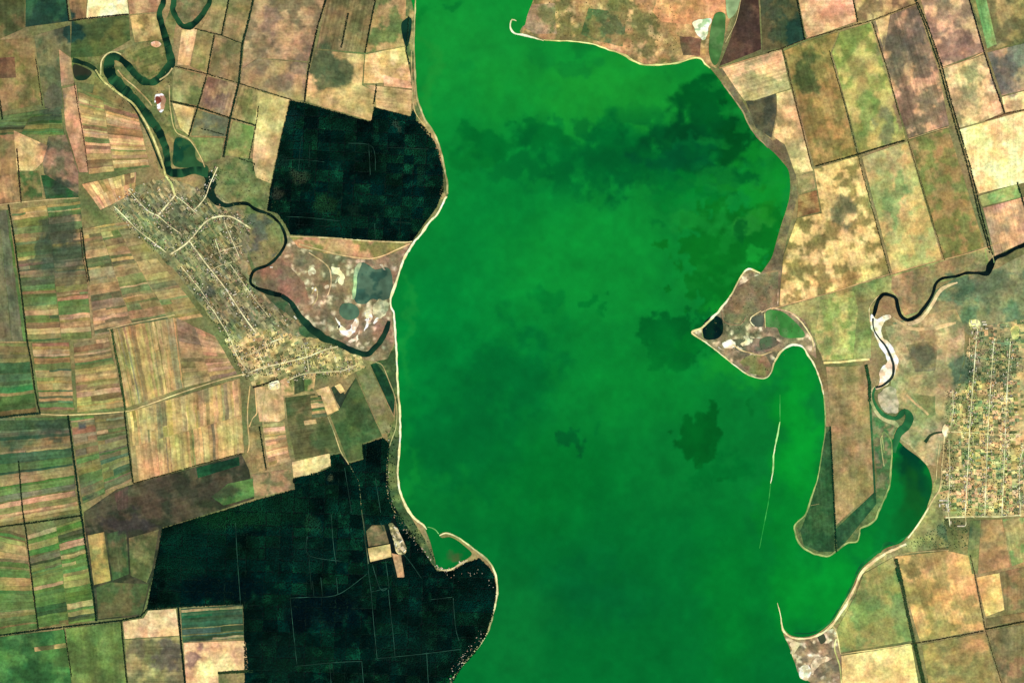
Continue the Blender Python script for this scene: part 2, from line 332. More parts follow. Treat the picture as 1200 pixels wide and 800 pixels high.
def lake_col(x, y):
    x = np.asarray(x, float); y = np.asarray(y, float)
    t = np.clip(y / 800, 0, 1)[:, None]
    c = np.array([14, 143, 50.]) * (1 - t) + np.array([2, 112, 44.]) * t
    wx = x + (fbm(x, y, 34, 71, 6) - .5) * 60 + (fbm(x, y, 8, 73, 3) - .5) * 14; wy = y + (fbm(x, y, 34, 72, 6) - .5) * 60 + (fbm(x, y, 8, 74, 3) - .5) * 14
    rag = (fbm(x, y, 13, 75, 5) - .5) * 1.5 + (fbm(x, y, 30, 76, 3) - .5) * .7
    for (px, py, rx, ry, pc, st, so) in BL:
        q = min(1.0, 24.0 / max(rx, ry)) if so < .5 else 1.0
        ax = x + (wx - x) * max(q, .45); ay = y + (wy - y) * max(q, .45)
        d = np.sqrt(((ax - px) / rx) ** 2 + ((ay - py) / ry) ** 2)
        if so < .5 and max(rx, ry) > 18: d = d + rag
        k = ((1 - sstep(1 - so * .9, 1 + so * .55, d)) * st)[:, None]
        c = c * (1 - k) + np.array(pc, float) * k
    c = c * (1 + (fbm(x, y, 26, 81, 5) - .5) * .2)[:, None] * (1 + (fbm(x, y, 7, 82, 3) - .5) * .1)[:, None]
    band = (1 - sstep(.5, 1.15, np.sqrt(((x - 730) / 215) ** 2 + ((y - 180 + (x - 730) * .06) / 62) ** 2)))
    mott = sstep(.47, .6, fbm(x, y, 22, 77, 6)) * band * .5 + sstep(.5, .62, fbm(x, y, 34, 79, 6)) * .05
    c = c * (1 - mott[:, None]) + np.array([0, 92, 40.]) * mott[:, None]
    lite = sstep(.56, .7, fbm(x * .8, y * 1.2, 20, 78, 6)) * sstep(740, 860, x) * (1 - sstep(330, 400, y)) * .45
    c = c * (1 - lite[:, None]) + np.array([22, 146, 50.]) * lite[:, None]
    return base(c * np.array([1, .965, 1.0]))
lake = area('lake', smooth(extend(LAKE), 2.2, True), Z_WATER, M_WATER, None, step=2.4, colfn=lake_col, ext=False)
tag(lake, kind='structure')

# ---- rough land round the water
NW_ = [0]
def wild(name, s, c1, c2, z=None, edge=1.2, **k):
    NW_[0] += 1; z = Z_WILD + .035 * NW_[0]          # later pieces lie a little over earlier ones
    return tag(area(name, P(s), z, M_WILD, c1, c2, edge=edge, **k), kind='structure')
wild('salt_marsh', "334,276 400,280 484,285 470,312 458,350 462,400 455,420 440,424 415,418 375,398 350,372 330,350 300,340 292,332 300,318 320,306 334,290", (136, 110, 84), (112, 102, 76), sc=16, c3=(206, 184, 152))
wild('mud_flat', "300,318 330,303 356,330 362,352 345,356 325,344 300,338", (134, 98, 78), (118, 100, 76), z=.8, sc=14)
wild('dry_grass', "338,276 400,280 482,285 470,292 440,304 415,303 385,297 350,290", (176, 132, 92), (120, 116, 62), z=.8, sc=12)
wild('lakeside_verge', "440,424 455,420 464,400 466,440 468,480 469,520 466,560 472,592 492,620 506,650 514,668 500,650 478,626 462,605 454,570 456,520 452,500 462,492 464,465 452,440", (96, 112, 62), (62, 84, 50), sc=9)
wild('lakeside_verge', "472,0 488,0 486,60 488,100 492,125 508,155 518,178 524,205 522,232 514,236 520,205 513,178 502,158 488,144 484,105 476,60", (148, 128, 82), (84, 98, 58), sc=9)
wild('scrub_land', "617,0 868,0 856,20 840,80 824,74 812,67 795,73 775,75 755,75 742,70 712,57 675,48 637,46 612,39 616,20", (160, 122, 78), (112, 104, 60), sc=20, edge=.5, c3=(196, 156, 104))
wild('dry_grass', "770,0 850,0 850,16 835,22 815,30 775,26 765,14", (192, 134, 88), (170, 118, 78), z=.8, sc=14)
wild('mud_flat', "796,42 822,46 820,66 800,64", (118, 82, 64), (100, 84, 60), z=.8)
wild('mud_flat', "610,6 650,4 652,40 625,40 612,30", (150, 122, 92), (104, 104, 66), z=.8, sc=12)
wild('reed_bed', "690,10 735,15 730,55 700,48 680,40", (128, 112, 66), (84, 100, 60), z=.8, sc=12)
wild('coastal_verge', "842,80 850,84 872,122 888,150 905,165 916,160 932,196 935,230 926,262 918,300 912,362 895,372 880,366 866,350 872,320 892,320 905,300 918,258 926,232 926,208 918,190 900,174 880,150 860,116", (104, 92, 68), (128, 112, 76), sc=14, edge=.5)
wild('salt_marsh', "812,389 836,372 858,345 872,320 892,320 912,330 912,362 940,370 955,400 957,420 945,412 932,403 918,408 906,424 900,443 878,440 850,420", (132, 118, 88), (96, 96, 70), sc=11, edge=.4, c3=(220, 198, 160))
wild('pasture', "862,336 890,322 912,318 911,360 895,364 880,374 868,380 850,376 848,362", (116, 102, 72), (98, 100, 68), z=.8, sc=12)
wild('mud_flat', "858,398 880,396 905,396 915,402 900,412 880,414 862,410", (124, 104, 84), (90, 92, 72), z=.8, sc=8)
wild('pasture', "866,424 880,415 898,418 905,430 898,442 880,438", (112, 120, 66), (128, 104, 76), z=.8, sc=9)
wild('pasture', "912,362 1045,322 1155,291 1160,312 1150,322 1120,326 1098,332 1092,345 1074,368 1062,374 1054,364 1048,346 1034,345 1024,364 1021,395 1020,420 965,423 957,405 945,376 925,364", (138, 142, 82), (120, 124, 72), sc=20)
wild('dry_grass', "1045,324 1154,292 1156,316 1120,324 1096,331 1090,348 1074,366 1060,370 1050,346 1044,340", (150, 122, 82), (124, 116, 74), z=.8, sc=16)
wild('green_pasture', "955,395 962,352 1000,340 1005,360 1000,420 965,421", (126, 142, 74), (168, 158, 92), z=.8, sc=10)
wild('pasture', "1046,378 1075,372 1096,340 1120,326 1160,318 1200,298 1200,410 1140,396 1120,382 1085,392 1060,400", (124, 124, 84), (94, 112, 80), sc=18)
wild('dry_grass', "1036,384 1062,376 1080,370 1120,362 1130,384 1130,420 1118,470 1108,505 1098,545 1086,545 1066,522 1050,512 1066,496 1062,480 1046,476 1044,440 1052,425", (168, 144, 102), (134, 130, 88), sc=16)
wild('pasture', "1062,405 1085,400 1098,410 1096,434 1072,436", (104, 100, 76), (122, 112, 76), z=.8)
wild('pasture', "1070,462 1096,464 1096,486 1086,490", (110, 118, 74), (130, 122, 78), z=.8)
wild('reed_bed', "1016,426 1022,452 1022,470 1036,488 1052,494 1046,512 1044,550 1042,570 1030,598 1024,608 1028,560 1022,500", (64, 106, 60), (106, 108, 72), sc=6, edge=.6, c3=(132, 116, 84))
wild('lakeside_verge', "932,614 945,600 962,545 968,500 974,500 980,616 1030,574 1042,572 1028,602 1018,614 1008,620 1004,634 990,636 972,650 958,650 944,644", (92, 112, 62), (70, 100, 56), z=.5, sc=9, edge=.4)
wild('lakeside_verge', "1084,600 1096,560 1112,560 1106,604 1112,640 1060,648 1046,652 1010,672 1000,700 984,730 968,738 1000,688 1012,664 1034,646 1056,637 1070,622", (150, 146, 86), (124, 122, 76), z=.5, sc=10, edge=.4)
wild('salt_marsh', "918,745 941,748 968,738 980,735 986,766 986,800 937,800 928,768", (148, 122, 92), (112, 100, 78), sc=9, edge=.4, c3=(226, 204, 172))
wild('river_meadow', "80,66 118,66 140,60 186,44 204,0 212,0 204,40 202,80 200,120 206,150 232,165 240,200 200,212 186,200 180,170 160,130 120,100 86,96", (124, 116, 70), (92, 100, 56), sc=14)
wild('river_meadow', "204,0 246,0 240,20 222,32 206,20", (104, 100, 66), (130, 110, 78), z=.8, sc=10)
wild('river_meadow', "235,195 262,183 300,186 318,208 312,246 332,262 330,300 296,318 288,300 292,268 282,250 262,245 246,225", (112, 112, 70), (84, 100, 58), sc=14)
wild('wet_meadow', "288,250 310,252 326,264 330,286 322,300 298,312 290,290", (118, 114, 72), (84, 92, 74), z=.8, sc=16)
wild('wet_meadow', "300,340 332,348 350,370 376,396 400,404 384,408 352,392 330,372 306,352", (84, 92, 62), (58, 92, 58), z=.8, sc=10)
# ---- inland water
def water(name, s, c1, c2, wd=None, z=Z_WATER, curvy=True, sc=14):
    pts = P(s); NW_[0] += 1; z = z + .03 * (NW_[0] % 11)
    if wd is None:
        o = area(name, pts, z, M_WATER, c1, c2, step=2.2, edge=.5, curvy=curvy, sc=sc, ext=False)
    else: o = ribbon(name, pts, wd, z, M_WATER, c1, c2, wob=.3)
    return tag(o, kind='structure')
D1, D2 = (32, 80, 48), (10, 42, 34)
water('river', "193,-30 192,0 187,15 189,27 194,45 199,62 200,75 192,86 180,96 170,96 160,89 150,77 142,70 134,66 128,72 129,87 140,100 152,112 165,125 175,137 185,152 192,167 196,182 197,200 210,203 226,200 244,202", D1, D2,
      [7, 7, 7, 7, 8, 9, 10, 9, 8, 8, 8, 8, 8, 10, 12, 14, 13, 11, 10, 10, 10, 9, 8, 9, 9, 9, 11])
water('river', "244,202 247,214 246,225 252,235 265,241 277,239 290,239 300,246 315,251 327,261 334,275 334,287 326,300 315,310 300,316 295,322 294,332 302,338 315,343 330,346", (18, 48, 38), (8, 30, 28),
      [11, 12, 12, 9, 6, 4, 4, 4, 3, 3, 3.4, 3.4, 3.4, 3.4, 3.4, 3.4, 3.4, 4, 6, 5], z=Z_WATER + .05)
water('river', "330,346 342,356 351,370 362,382 377,394 395,402 410,409 422,414 432,414 440,407 447,398 453,386 456,376", (26, 64, 44), (16, 48, 40), [5, 5, 7, 9, 9, 7, 7, 6, 6, 6, 6, 6, 4], z=Z_WATER + .1)
water('river_channel', "205,-30 204,0 203,12 212,29 222,31 232,24 242,10 246,0 247,-30", D1, D2, [6, 6, 6, 6, 8, 7, 6, 6, 6])
water('canal', "85,71 97,74 110,80 118,92 130,103 145,113 158,128 166,142 174,158 181,175 190,198", (30, 60, 40), (14, 44, 36), [6, 5, 5, 3, 2, 2, 2, 2, 2, 2, 2])
water('pond', "206,162 218,163 228,172 230,186 244,196 226,197 204,194 203,178", (44, 84, 50), (22, 66, 46))
water('pond', "86,76 100,80 108,86 100,94 88,92", (52, 56, 42), (30, 56, 40))
water('river', "1230,270 1200,287 1192,290 1180,297 1167,302 1161,310 1157,320 1145,320 1132,320 1120,324 1105,326 1097,332 1094,342 1089,352 1080,365 1074,371 1064,375 1056,370 1052,360 1050,350 1044,346 1035,345 1029,352 1025,365 1023,373", (14, 34, 34), (6, 24, 26),
      [4, 4, 4, 4, 5, 8, 7, 3, 3, 3, 3, 3, 3.4, 3.4, 4, 4, 4, 4, 4, 4, 4, 4, 4, 4, 3])
water('stream', "1023,373 1023,380 1025,388 1030,396 1038,406 1044,418 1047,430 1045,442 1035,451 1026,454", (40, 52, 48), (30, 46, 42), [2.4, 1.6, 1.6, 1.8, 2.4, 3, 3, 3, 2.6, 2.4], z=Z_ROAD + .2)
water('marsh_channel', "1026,454 1023,462 1026,474 1036,486 1050,490 1060,482 1066,488 1063,498 1055,505 1050,516 1047,530", (40, 106, 58), (26, 88, 50), [3, 3, 3.5, 5, 5, 7, 9, 9, 9, 8, 5])
water('marsh_channel', "1084,518 1090,510 1098,507 1107,506", (46, 66, 42), (26, 62, 40), [4, 3, 2.4, 1.6])
P1 = water('pond', "424,308 432,311 440,316 455,314 460,328 457,348 445,352 436,350 428,356 417,354 415,340 418,322", (84, 112, 90), (54, 88, 74), sc=9)
water('pond', "400,357 410,355 419,360 420,370 408,375 398,368", (94, 128, 98), (84, 116, 92))
water('pond', "824,380 834,370 846,374 847,388 842,396 830,398 824,394", (10, 46, 34), (6, 32, 32), sc=8)
water('pond', "880,373 894,370 894,382 884,382", (104, 104, 94), (88, 96, 80))
water('pond', "898,365 912,364 924,370 938,384 943,394 930,396 916,394 910,384 898,382", (62, 132, 60), (84, 136, 74), sc=10)
water('pond', "891,398 902,394 910,398 904,408 892,408", (78, 100, 70), (98, 96, 78))
water('pond', "838,17 849,16 850,30 848,50 842,72 836,76 831,62 832,40", (72, 118, 62), (92, 132, 76), sc=9)
water('pond', "851,-30 872,-30 866,6 858,20 852,17", (160, 188, 132), (140, 168, 116))
water('pond', "958,744 965,742 968,750 962,754", (76, 84, 62), (60, 76, 56))
water('pond', "470,30 476,22 482,22 482,36 478,54 474,52", (20, 58, 44), (12, 42, 36))

# ---- sand, salt and beaches
def sand(name, s, wd, c1=(228, 212, 160), c2=(196, 176, 124), z=Z_SAND, wob=.75, **k):
    NW_[0] += 1; z = z + .03 * (NW_[0] % 9)
    return tag(ribbon(name, P(s), wd, z, M_SAND, c1, c2, wob=wob, **k), kind='structure')
sand('beach', "487,-30 487,0 486,25 485,50 486,75 487,100 490,120 498,140 508,155 516,175 521,200 524,215 524,227", [1.2, 1.2, 1.2, 1.4, 1.6, 1.8, 2, 2.2, 2, 2, 2, 2.2, 2.2], (176, 164, 112), (146, 136, 86))
sand('beach', "523,230 513,250 502,262 493,275 483,287 475,300 470,312 466,325 462,337 458,350 458,360 461,365 462,375 464,400 465,425 466,450 468,475 469,500 468,525 466,550 467,565 469,575 473,587 480,600 486,607 496,615 500,620", [2.2, 2.2, 2.2, 2.6, 2.8, 2.6, 2.6, 2.6, 2.6, 2.6, 2.6, 2.4, 2.4, 2.2, 2, 2, 2, 2, 2, 2, 2, 2.2, 2.6, 2.8, 2.8, 2.4, 1], (240, 232, 176), (222, 206, 150))
sand('beach', "515,627 522,624 530,626 545,635 558,645 568,653 576,662 581,674 583,688 582,701 578,718 573,736 565,751 553,766 540,781 528,800 512,830", [1.6, 2, 1.6, 1.6, 1.6, 2, 2, 2, 2.2, 2.2, 2, 2, 2, 2, 2, 2.2, 2.2], (210, 204, 150), (160, 160, 108))
sand('beach', "512,666 520,668 530,666 540,660 548,656", [2.5, 2, 2, 2.5, 2], (196, 176, 130), (130, 120, 90))
sand('sand_spit', "605,25 600,23 598,28 599,35 604,40 612,41 625,44 637,48", [1, 1.6, 1.6, 1.8, 2, 2, 1.8, 1.4], (226, 216, 176), (190, 176, 130))
sand('beach', "637,47 655,48 675,49 695,52 712,58 730,64 742,71 755,76 775,76 795,74 812,68 821,69 826,75 832,80", [1.2, 1.4, 1.6, 1.4, 1.8, 2, 2.2, 1.8, 1.8, 1.8, 2, 1.6, 1.6, 1.2], (214, 206, 128), (184, 176, 104))
sand('beach', "846,97 857,112 870,130 877,145 887,160 900,173", [1, 1.4, 1.4, 1.4, 1.4, 1.2], (160, 134, 98), (120, 100, 76))
sand('beach', "891,320 884,317 877,315 871,320 865,330 857,345 847,359 835,372 822,384 811,389 816,394 825,400 840,411 852,421 865,431 877,439 890,443 899,442 904,435 907,425 915,412 925,405 932,404 941,407 947,416 954,427 961,445 965,462", [1.6, 1.6, 2, 1.6, 1.6, 1.8, 2.2, 2.2, 2.2, 2.2, 1.6, 1.4, 1.2, 1.2, 1.2, 1.4, 1.2, 1, 1.6, 2, 2.2, 2.2, 2.4, 2.2, 2.2, 1.8, 1.6, 1.4], (232, 220, 170), (196, 180, 124))
sand('beach', "965,462 967,485 967,505 964,525 961,545 957,565 950,585 945,600 941,606 932,614 932,624 936,635 945,644 960,650 971,651 982,644 992,636 1004,634 1007,627 1008,619 1017,615 1025,609 1029,600 1036,585 1042,570 1044,550 1045,530 1044,516 1036,506 1034,512 1036,530", [1.2, 1.2, 1, 1, 1, 1.2, 1.4, 1.6, 1.8, 1.8, 1.8, 1.6, 2, 2, 1.8, 2, 2, 2, 2, 1.8, 2, 2, 1.8, 1.8, 1.8, 1.8, 1.6, 1.4, 1.4, 1, .8], (150, 162, 96), (112, 132, 74))
sand('beach', "1062,637 1048,643 1034,650 1022,659 1012,668 1006,678 1001,690 994,703 987,715 978,728 968,738 956,745 941,748 927,746 919,740 916,732 915,722 911,706", [2, 3, 3, 3, 3.4, 3, 3, 3, 3, 3, 2.6, 2.2, 2, 2, 2, 2, 1.2, .7], (236, 204, 154), (208, 174, 126))
sand('sandbar', "914,494 912,504 910,515 907,530 906,545 905,556 903,566", [.8, 1.8, 1.4, 1.4, 1.8, 1.4, .6], (214, 226, 170), (150, 196, 120))
sand('sandbar', "501,617 506,618 511,621 514,625", [.8, 1, 1, 1.2], (140, 170, 110), (90, 150, 80))
def flat(name, s, c1, c2, z=Z_SAND, edge=1.0, sc=5):
    NW_[0] += 1; z = z + .03 * (NW_[0] % 9); edge = edge * 1.7
    return tag(area(name, P(s), z, M_SAND, c1, c2, step=1.2, edge=edge, sc=sc, curvy=True), kind='structure')
WH, PS = (244, 234, 206), (206, 182, 146)
flat('sand_bank', "1021,368 1027,374 1038,369 1044,372 1034,380 1034,394 1040,400 1047,408 1051,418 1053,424 1049,436 1044,446 1034,454 1026,455 1031,446 1030,436 1034,430 1039,424 1037,414 1030,404 1024,392 1020,380", WH, (214, 184, 150), edge=.8)
flat('salt_flat', "394,372 400,380 408,386 414,378 420,372 418,384 410,394 400,390", WH, PS, edge=1.6)
flat('salt_flat', "428,366 436,368 434,380 428,386 430,376", WH, PS, edge=1.6)
flat('salt_flat', "388,312 398,316 404,324 400,334 396,330 398,324 390,320", (232, 206, 160), PS, edge=1.4)
flat('salt_flat', "440,354 452,352 455,362 446,372 436,366", (176, 164, 132), (140, 134, 106), edge=1.4)
flat('salt_flat', "416,316 421,308 424,309 419,322 417,346 413,348", (150, 160, 122), (128, 144, 110), edge=.5)
flat('salt_flat', "812,28 822,23 834,23 830,34 826,46 818,42", (238, 232, 196), (150, 178, 136), edge=1.0)
flat('salt_flat', "848,402 856,398 862,402 858,408 850,408", WH, PS, edge=1.4)
flat('salt_flat', "870,400 882,398 878,404 870,404", (226, 206, 160), PS, edge=1.4)
flat('salt_flat', "938,782 946,778 950,788 944,796 938,792", WH, PS, edge=1.6)
flat('salt_flat', "926,752 936,752 932,764 928,760", (206, 180, 144), PS, edge=1.4)
flat('salt_flat', "950,776 962,768 974,772 960,780 952,790", (204, 180, 146), (160, 140, 110), edge=1.6)
flat('bare_earth', "182,112 190,110 194,118 190,132 184,126 186,118 181,120", (250, 226, 214), (150, 110, 90), edge=.8)
flat('bare_earth', "177,50 184,48 189,52 184,56 178,54", (244, 190, 180), (210, 150, 120), edge=.6)
flat('bare_earth', "182,114 186,113 189,118 184,122", (120, 52, 40), (160, 80, 60), z=Z_SAND + .3, edge=.5)
# ---- tracks and banks of the wild land
def track(s, wd, c=(206, 182, 132), c2=(176, 152, 104), z=Z_ROAD, name='road', **k):
    NW_[0] += 1; z = z + .03 * (NW_[0] % 13)
    return tag(ribbon(name, P(s), wd, z, M_ROAD, c, c2, wob=.3, **k), kind='structure')
track("340,277 390,279 430,282 470,284 483,283", 1.2, (214, 190, 134))
track("350,286 380,294 400,299 430,303 448,300 464,293 480,286", 1.6, (208, 166, 116))
track("362,296 384,312 388,330 384,346", 1.4, (204, 168, 128))
track("365,345 370,336 372,348 366,358", 1.2, (204, 180, 146))
track("118,88 119,72 126,63 134,61 142,64", 1.6, (216, 196, 140), (180, 170, 112), name='river_bank')
track("112,82 122,96 140,110 156,122 166,136 174,150 182,168 190,190 194,206", 2.2, (204, 190, 124), (170, 160, 96), name='river_bank')
track("138,82 146,92 158,102 172,116 178,124", 1.4, (160, 130, 84), name='river_bank')
track("187,94 196,88 202,80", 1.6, (210, 190, 140), name='river_bank')
track("194,206 200,214 203,222 205,229", 2.4, (196, 192, 124), (170, 176, 104))
track("198,100 200,130 206,154 222,164 234,182 240,196", 1.2, (170, 150, 96))
track("892,364 880,372 880,378 884,382", 1.2, (226, 206, 160)); track("892,366 904,361 912,362 926,366 938,376 948,390 953,402 952,412", 1.5, (214, 192, 136), (180, 150, 112))
track("896,366 897,384", .9, (186, 192, 120)); track("874,372 868,380 856,380 848,376 846,366", .9, (140, 110, 84))
track("822,384 824,396", .7, (120, 150, 90))
track("860,404 868,410 882,414 892,416 904,412", 1.4, (212, 180, 130))
track("965,425 985,424 1004,422 1019,421", 2.6, (232, 206, 134), (206, 180, 110))
track("1020,380 1019,360 1030,346", .9, (220, 196, 150), name='river_bank')
track("1062,462 1072,472 1082,480 1088,486", 2.4, (196, 154, 108))
track("904,362 940,352 980,341 1010,331 1050,319 1090,308 1130,298 1156,290 1170,284", 1.2, (196, 152, 102), (170, 136, 90))
track("985,766 980,740 976,733", 1.4, (214, 190, 130)); track("986,800 984,780 978,760 980,748", 1.6, (220, 200, 130), (170, 170, 100))
track("1034,510 1032,516 1034,534 1036,546", 1.2, (150, 160, 100), name='river_bank')

tag(ribbon('reed_bed', P("1062,628 1050,636 1038,637 1033,644 1022,651 1009,663 1002,676 996,690 989,703 981,716 973,727 961,737 945,742 930,741"), [1, 3, 4, 3, 3, 2.4, 2, 2, 2, 2, 2.2, 2, 1.6, 1], Z_WATER + .34, M_WATER, (8, 92, 46), (10, 112, 46), wob=.8), kind='structure')
sand('sandbar', "914,462 914,475 914,494", [.5, .7, .8], (70, 168, 84), (40, 150, 60)); sand('sandbar', "903,566 901,585 897,606 893,626 890,642", [.9, .7, .9, .7, .5], (44, 150, 62), (20, 136, 50))

rs_ = random.Random(41)
for k in range(22):
    x, y = rs_.choice([(402, 384), (432, 372), (396, 322), (376, 340), (446, 362), (372, 318), (416, 392), (440, 306), (850, 404), (872, 402), (944, 786), (930, 758)]); x += rs_.uniform(-9, 9); y += rs_.uniform(-7, 7); a = rs_.uniform(2, 5); e = rs_.uniform(.25, .6); t = rs_.uniform(0, 3.1)
    pts = [(x + a * math.cos(q) * math.cos(t) - a * e * math.sin(q) * math.sin(t), y + a * math.cos(q) * math.sin(t) + a * e * math.sin(q) * math.cos(t)) for q in [i * .7 for i in range(9)]]
    flat('salt_flat', ' '.join('%.1f,%.1f' % p for p in pts), rs_.choice([(236, 228, 208), (214, 200, 172), (190, 176, 150)]), (170, 150, 124), edge=1.2)

track("1026,453 1021,461 1024,475 1034,488 1047,495 1053,500", [3, 5, 5.5, 6.5, 6, 3], (164, 158, 112), (120, 132, 84), z=Z_FIELD + .4, name='river_bank')
flat('salt_flat', "1030,462 1042,452 1050,458 1053,474 1052,483 1040,483 1031,474", (172, 152, 128), (146, 134, 108), z=Z_FIELD + .2, edge=1.0)
flat('farm_yard', "455,613 463,614 470,626 477,642 474,649 466,647 461,634", (204, 184, 136), (112, 106, 74), edge=1.2, sc=4)

track("1064,380 1076,376 1086,366 1094,354 1100,343 1108,336 1122,331", [3, 5, 4, 4, 5, 4, 2], (206, 176, 132), (170, 142, 104), z=Z_FIELD, name='river_bank')
track("1046,372 1060,382 1075,386 1095,384 1120,378", [3, 4, 4, 5, 3], (200, 164, 116), (160, 140, 98), z=Z_FIELD + .05, name='dry_grass')

# ================================================================== FIELDS
def angle_of(q):
    """direction of the longer pair of sides of an outline's bounding quad, as the furrow angle"""
    best = max(((q[i], q[(i + 1) % len(q)]) for i in range(len(q))), key=lambda e: math.dist(*e))
    return math.atan2(best[1][1] - best[0][1], best[1][0] - best[0][0])
USED = set()
def field(label, s, c1, c2=None, z=Z_FIELD, sc=18, cat='field', name='field', edge=.25, amt=.95, ang=None, **k):
    pts = P(s); assert label not in USED, label; USED.add(label)
    z = z + .04 * (len(USED) % 9)
    if c2 is not None: m_ = (np.array(c1) + np.array(c2)) / 2; c1, c2 = m_ + (np.array(c1) - m_) * 1.25, m_ + (np.array(c2) - m_) * 1.25
    o = area(name, pts, z, M_FIELD, c1, c2, edge=edge, sc=sc, amt=amt, **k)
    o['furrow'] = angle_of(pts) if ang is None else ang; o['furrow_gain'] = (.25, .5, .15, .8, .35)[len(USED) % 5]
    return tag(o, label, cat, kind='thing')

def bil(q, u, v):
    a, b, c, d = [np.array(p) for p in q]
    return (a * (1 - u) + b * u) * (1 - v) + (d * (1 - u) + c * u) * v
KIND = dict(t='stubble_strip', s='stubble_strip', c='straw_strip', p='bare_soil_strip', b='bare_soil_strip', y='fallow_strip', g='green_crop_strip', o='fallow_strip', d='dark_crop_strip', e='dark_crop_strip')
def strip(parent, q, c1, c2, z, seed, name='crop_strip'):
    """one strip of crop: a sheet of its own in a four-cornered outline"""
    L = max(math.dist(q[0], q[1]), math.dist(q[3], q[2])); H = max(math.dist(q[0], q[3]), math.dist(q[1], q[2]))
    nu = max(1, min(24, int(L / 3))); nv = max(1, min(24, int(H / 3)))
    A, B, C, D = [np.array(p, float) for p in q]
    u, v = np.meshgrid(np.linspace(0, 1, nu + 1), np.linspace(0, 1, nv + 1)); u = u.ravel()[:, None]; v = v.ravel()[:, None]
    p = (A * (1 - u) + B * u) * (1 - v) + (D * (1 - u) + C * u) * v
    jx = (fbm(p[:, 0], p[:, 1], 12, 61, 3) - .5) * 2.4; jy = (fbm(p[:, 0], p[:, 1], 12, 62, 3) - .5) * 2.4
    p = p + np.column_stack([jx, jy])
    f = [[j * (nu + 1) + i, j * (nu + 1) + i + 1, (j + 1) * (nu + 1) + i + 1, (j + 1) * (nu + 1) + i] for j in range(nv) for i in range(nu)]
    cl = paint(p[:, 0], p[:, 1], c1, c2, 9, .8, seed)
    wv = np.column_stack([(p[:, 0] - 600) * S, (400 - p[:, 1]) * S, np.full(len(p), z)])
    o = make(name, wv, fix_up(wv, f), M_FIELD, cl, parent)
    o['furrow_gain'] = .7
    o['furrow'] = math.atan2(q[1][1] - q[0][1], q[1][0] - q[0][0]) if L > H else math.atan2(q[3][1] - q[0][1], q[3][0] - q[0][0])
    return o
# the crops and fallows of the narrow plots
TAN, PINK, CREAM, OLIVE, GREEN, DARK, BROWN, GREY, STRAW, TEAL = (172, 136, 88), (196, 146, 110), (212, 174, 120), (122, 114, 66), (76, 112, 56), (44, 72, 46), (126, 94, 66), (112, 104, 82), (184, 156, 92), (46, 88, 66)
def pal(s):
    d = dict(t=TAN, p=PINK, c=CREAM, o=OLIVE, g=GREEN, d=DARK, b=BROWN, y=GREY, s=STRAW, e=TEAL)
    return [d[q] for q in s]
def strips(label, s, cols_, base_c, ways='h', columns=(0, 1), n=None, z=Z_FIELD, seed=0, vary=9, inset=.004, split=.3, mixb=.38, more=2.1):
    """a field worked in narrow strips; ways h: strips run across, v: strips run up and down. cols_ = one string of crops per column (read along) or a palette"""
    q = extend(P(s)); r = random.Random(seed + int(q[0][0] * 3 + q[0][1])); assert label not in USED, label; USED.add(label)
    z = z + .04 * (len(USED) % 9)
    root = area('field', P(s), z, M_FIELD, base_c, tuple(v * .8 for v in base_c), sc=10)
    root['furrow'] = angle_of(q); tag(root, label, 'field', 'fields worked in narrow strips', 'thing')
    if ways == 'v': q = [q[3], q[0], q[1], q[2]]      # turn: u runs up, v runs across
    for ci in range(len(columns) - 1):
        u0, u1 = columns[ci], columns[ci + 1]
        cs = cols_[ci % len(cols_)]; cs = list(cs) if isinstance(cs, str) else cs
        m = n[ci % len(n)] if n else int(len(cs) * more)
        wts = [r.choice((.4, .6, .8, 1, 1.3, 1.9)) * r.uniform(.8, 1.2) for _ in range(m)]; tot = sum(wts); t = 0
        for i in range(m):
            v0 = t / tot; t += wts[i]; v1 = t / tot
            ch = cs[int(i / more) % len(cs)] if not n and r.random() < .7 else r.choice(cs)
            pieces = [(u0, u1)]
            if r.random() < split:
                k = u0 + (u1 - u0) * r.uniform(.25, .75); pieces = [(u0, k), (k, u1)]
            for (pa, pb) in pieces:
                cc = np.array(pal(ch)[0], float) + np.array([r.gauss(0, vary), r.gauss(0, vary * .75), r.gauss(0, vary * .6)]) + r.gauss(0, vary * .6)
                if len(pieces) > 1 and pb == u1 and r.random() < .6: cc = np.array(pal(r.choice(cs))[0], float) + r.gauss(0, vary)
                cc = np.clip(cc * (1 - mixb) + np.array(base_c, float) * mixb, 20, 240)
                e = inset; ev = (v1 - v0) * r.uniform(-.02, .04) if False else (v1 - v0) * .02
                qq = [bil(q, pa + e, v0 + ev), bil(q, pb - e, v0 + ev), bil(q, pb - e, v1 - ev), bil(q, pa + e, v1 - ev)]
                strip(root, [tuple(p) for p in qq], cc, cc * r.uniform(.8, 1.12), z + .5, r.randrange(900), KIND[ch])
    return root

#---- upper river country
field('dark olive rough field in the corner before the dark green field', "0,0 29,0 29,33 0,46", (72, 82, 46), (98, 92, 54), sc=12)
field('dark green field beside the bright cream field above the river head', "30,0 79,0 81,25 30,32", (40, 82, 54), (30, 66, 50), sc=16)
field('small brown field touching the bright cream field', "81,0 102,0 101,21 84,23", (146, 108, 70), (120, 90, 62), sc=10)
field('bright cream bare field with reddish edges by the upper river', "103,0 149,0 151,17 101,22", (242, 216, 160), (220, 170, 120), sc=14, amt=.5)
field('tan field between the bright cream field and the river', "150,0 187,0 184,14 152,17", (170, 138, 98), (150, 112, 80), sc=10)
field('olive green field with a dark corner beside the river hairpin', "84,25 151,18 153,47 136,57 118,66 83,68", (88, 98, 52), (66, 84, 46), sc=18)
field('sandy brown field with a pink spoil heap by the river', "152,18 185,16 188,32 191,46 158,50", (176, 144, 90), (130, 112, 66), sc=12)
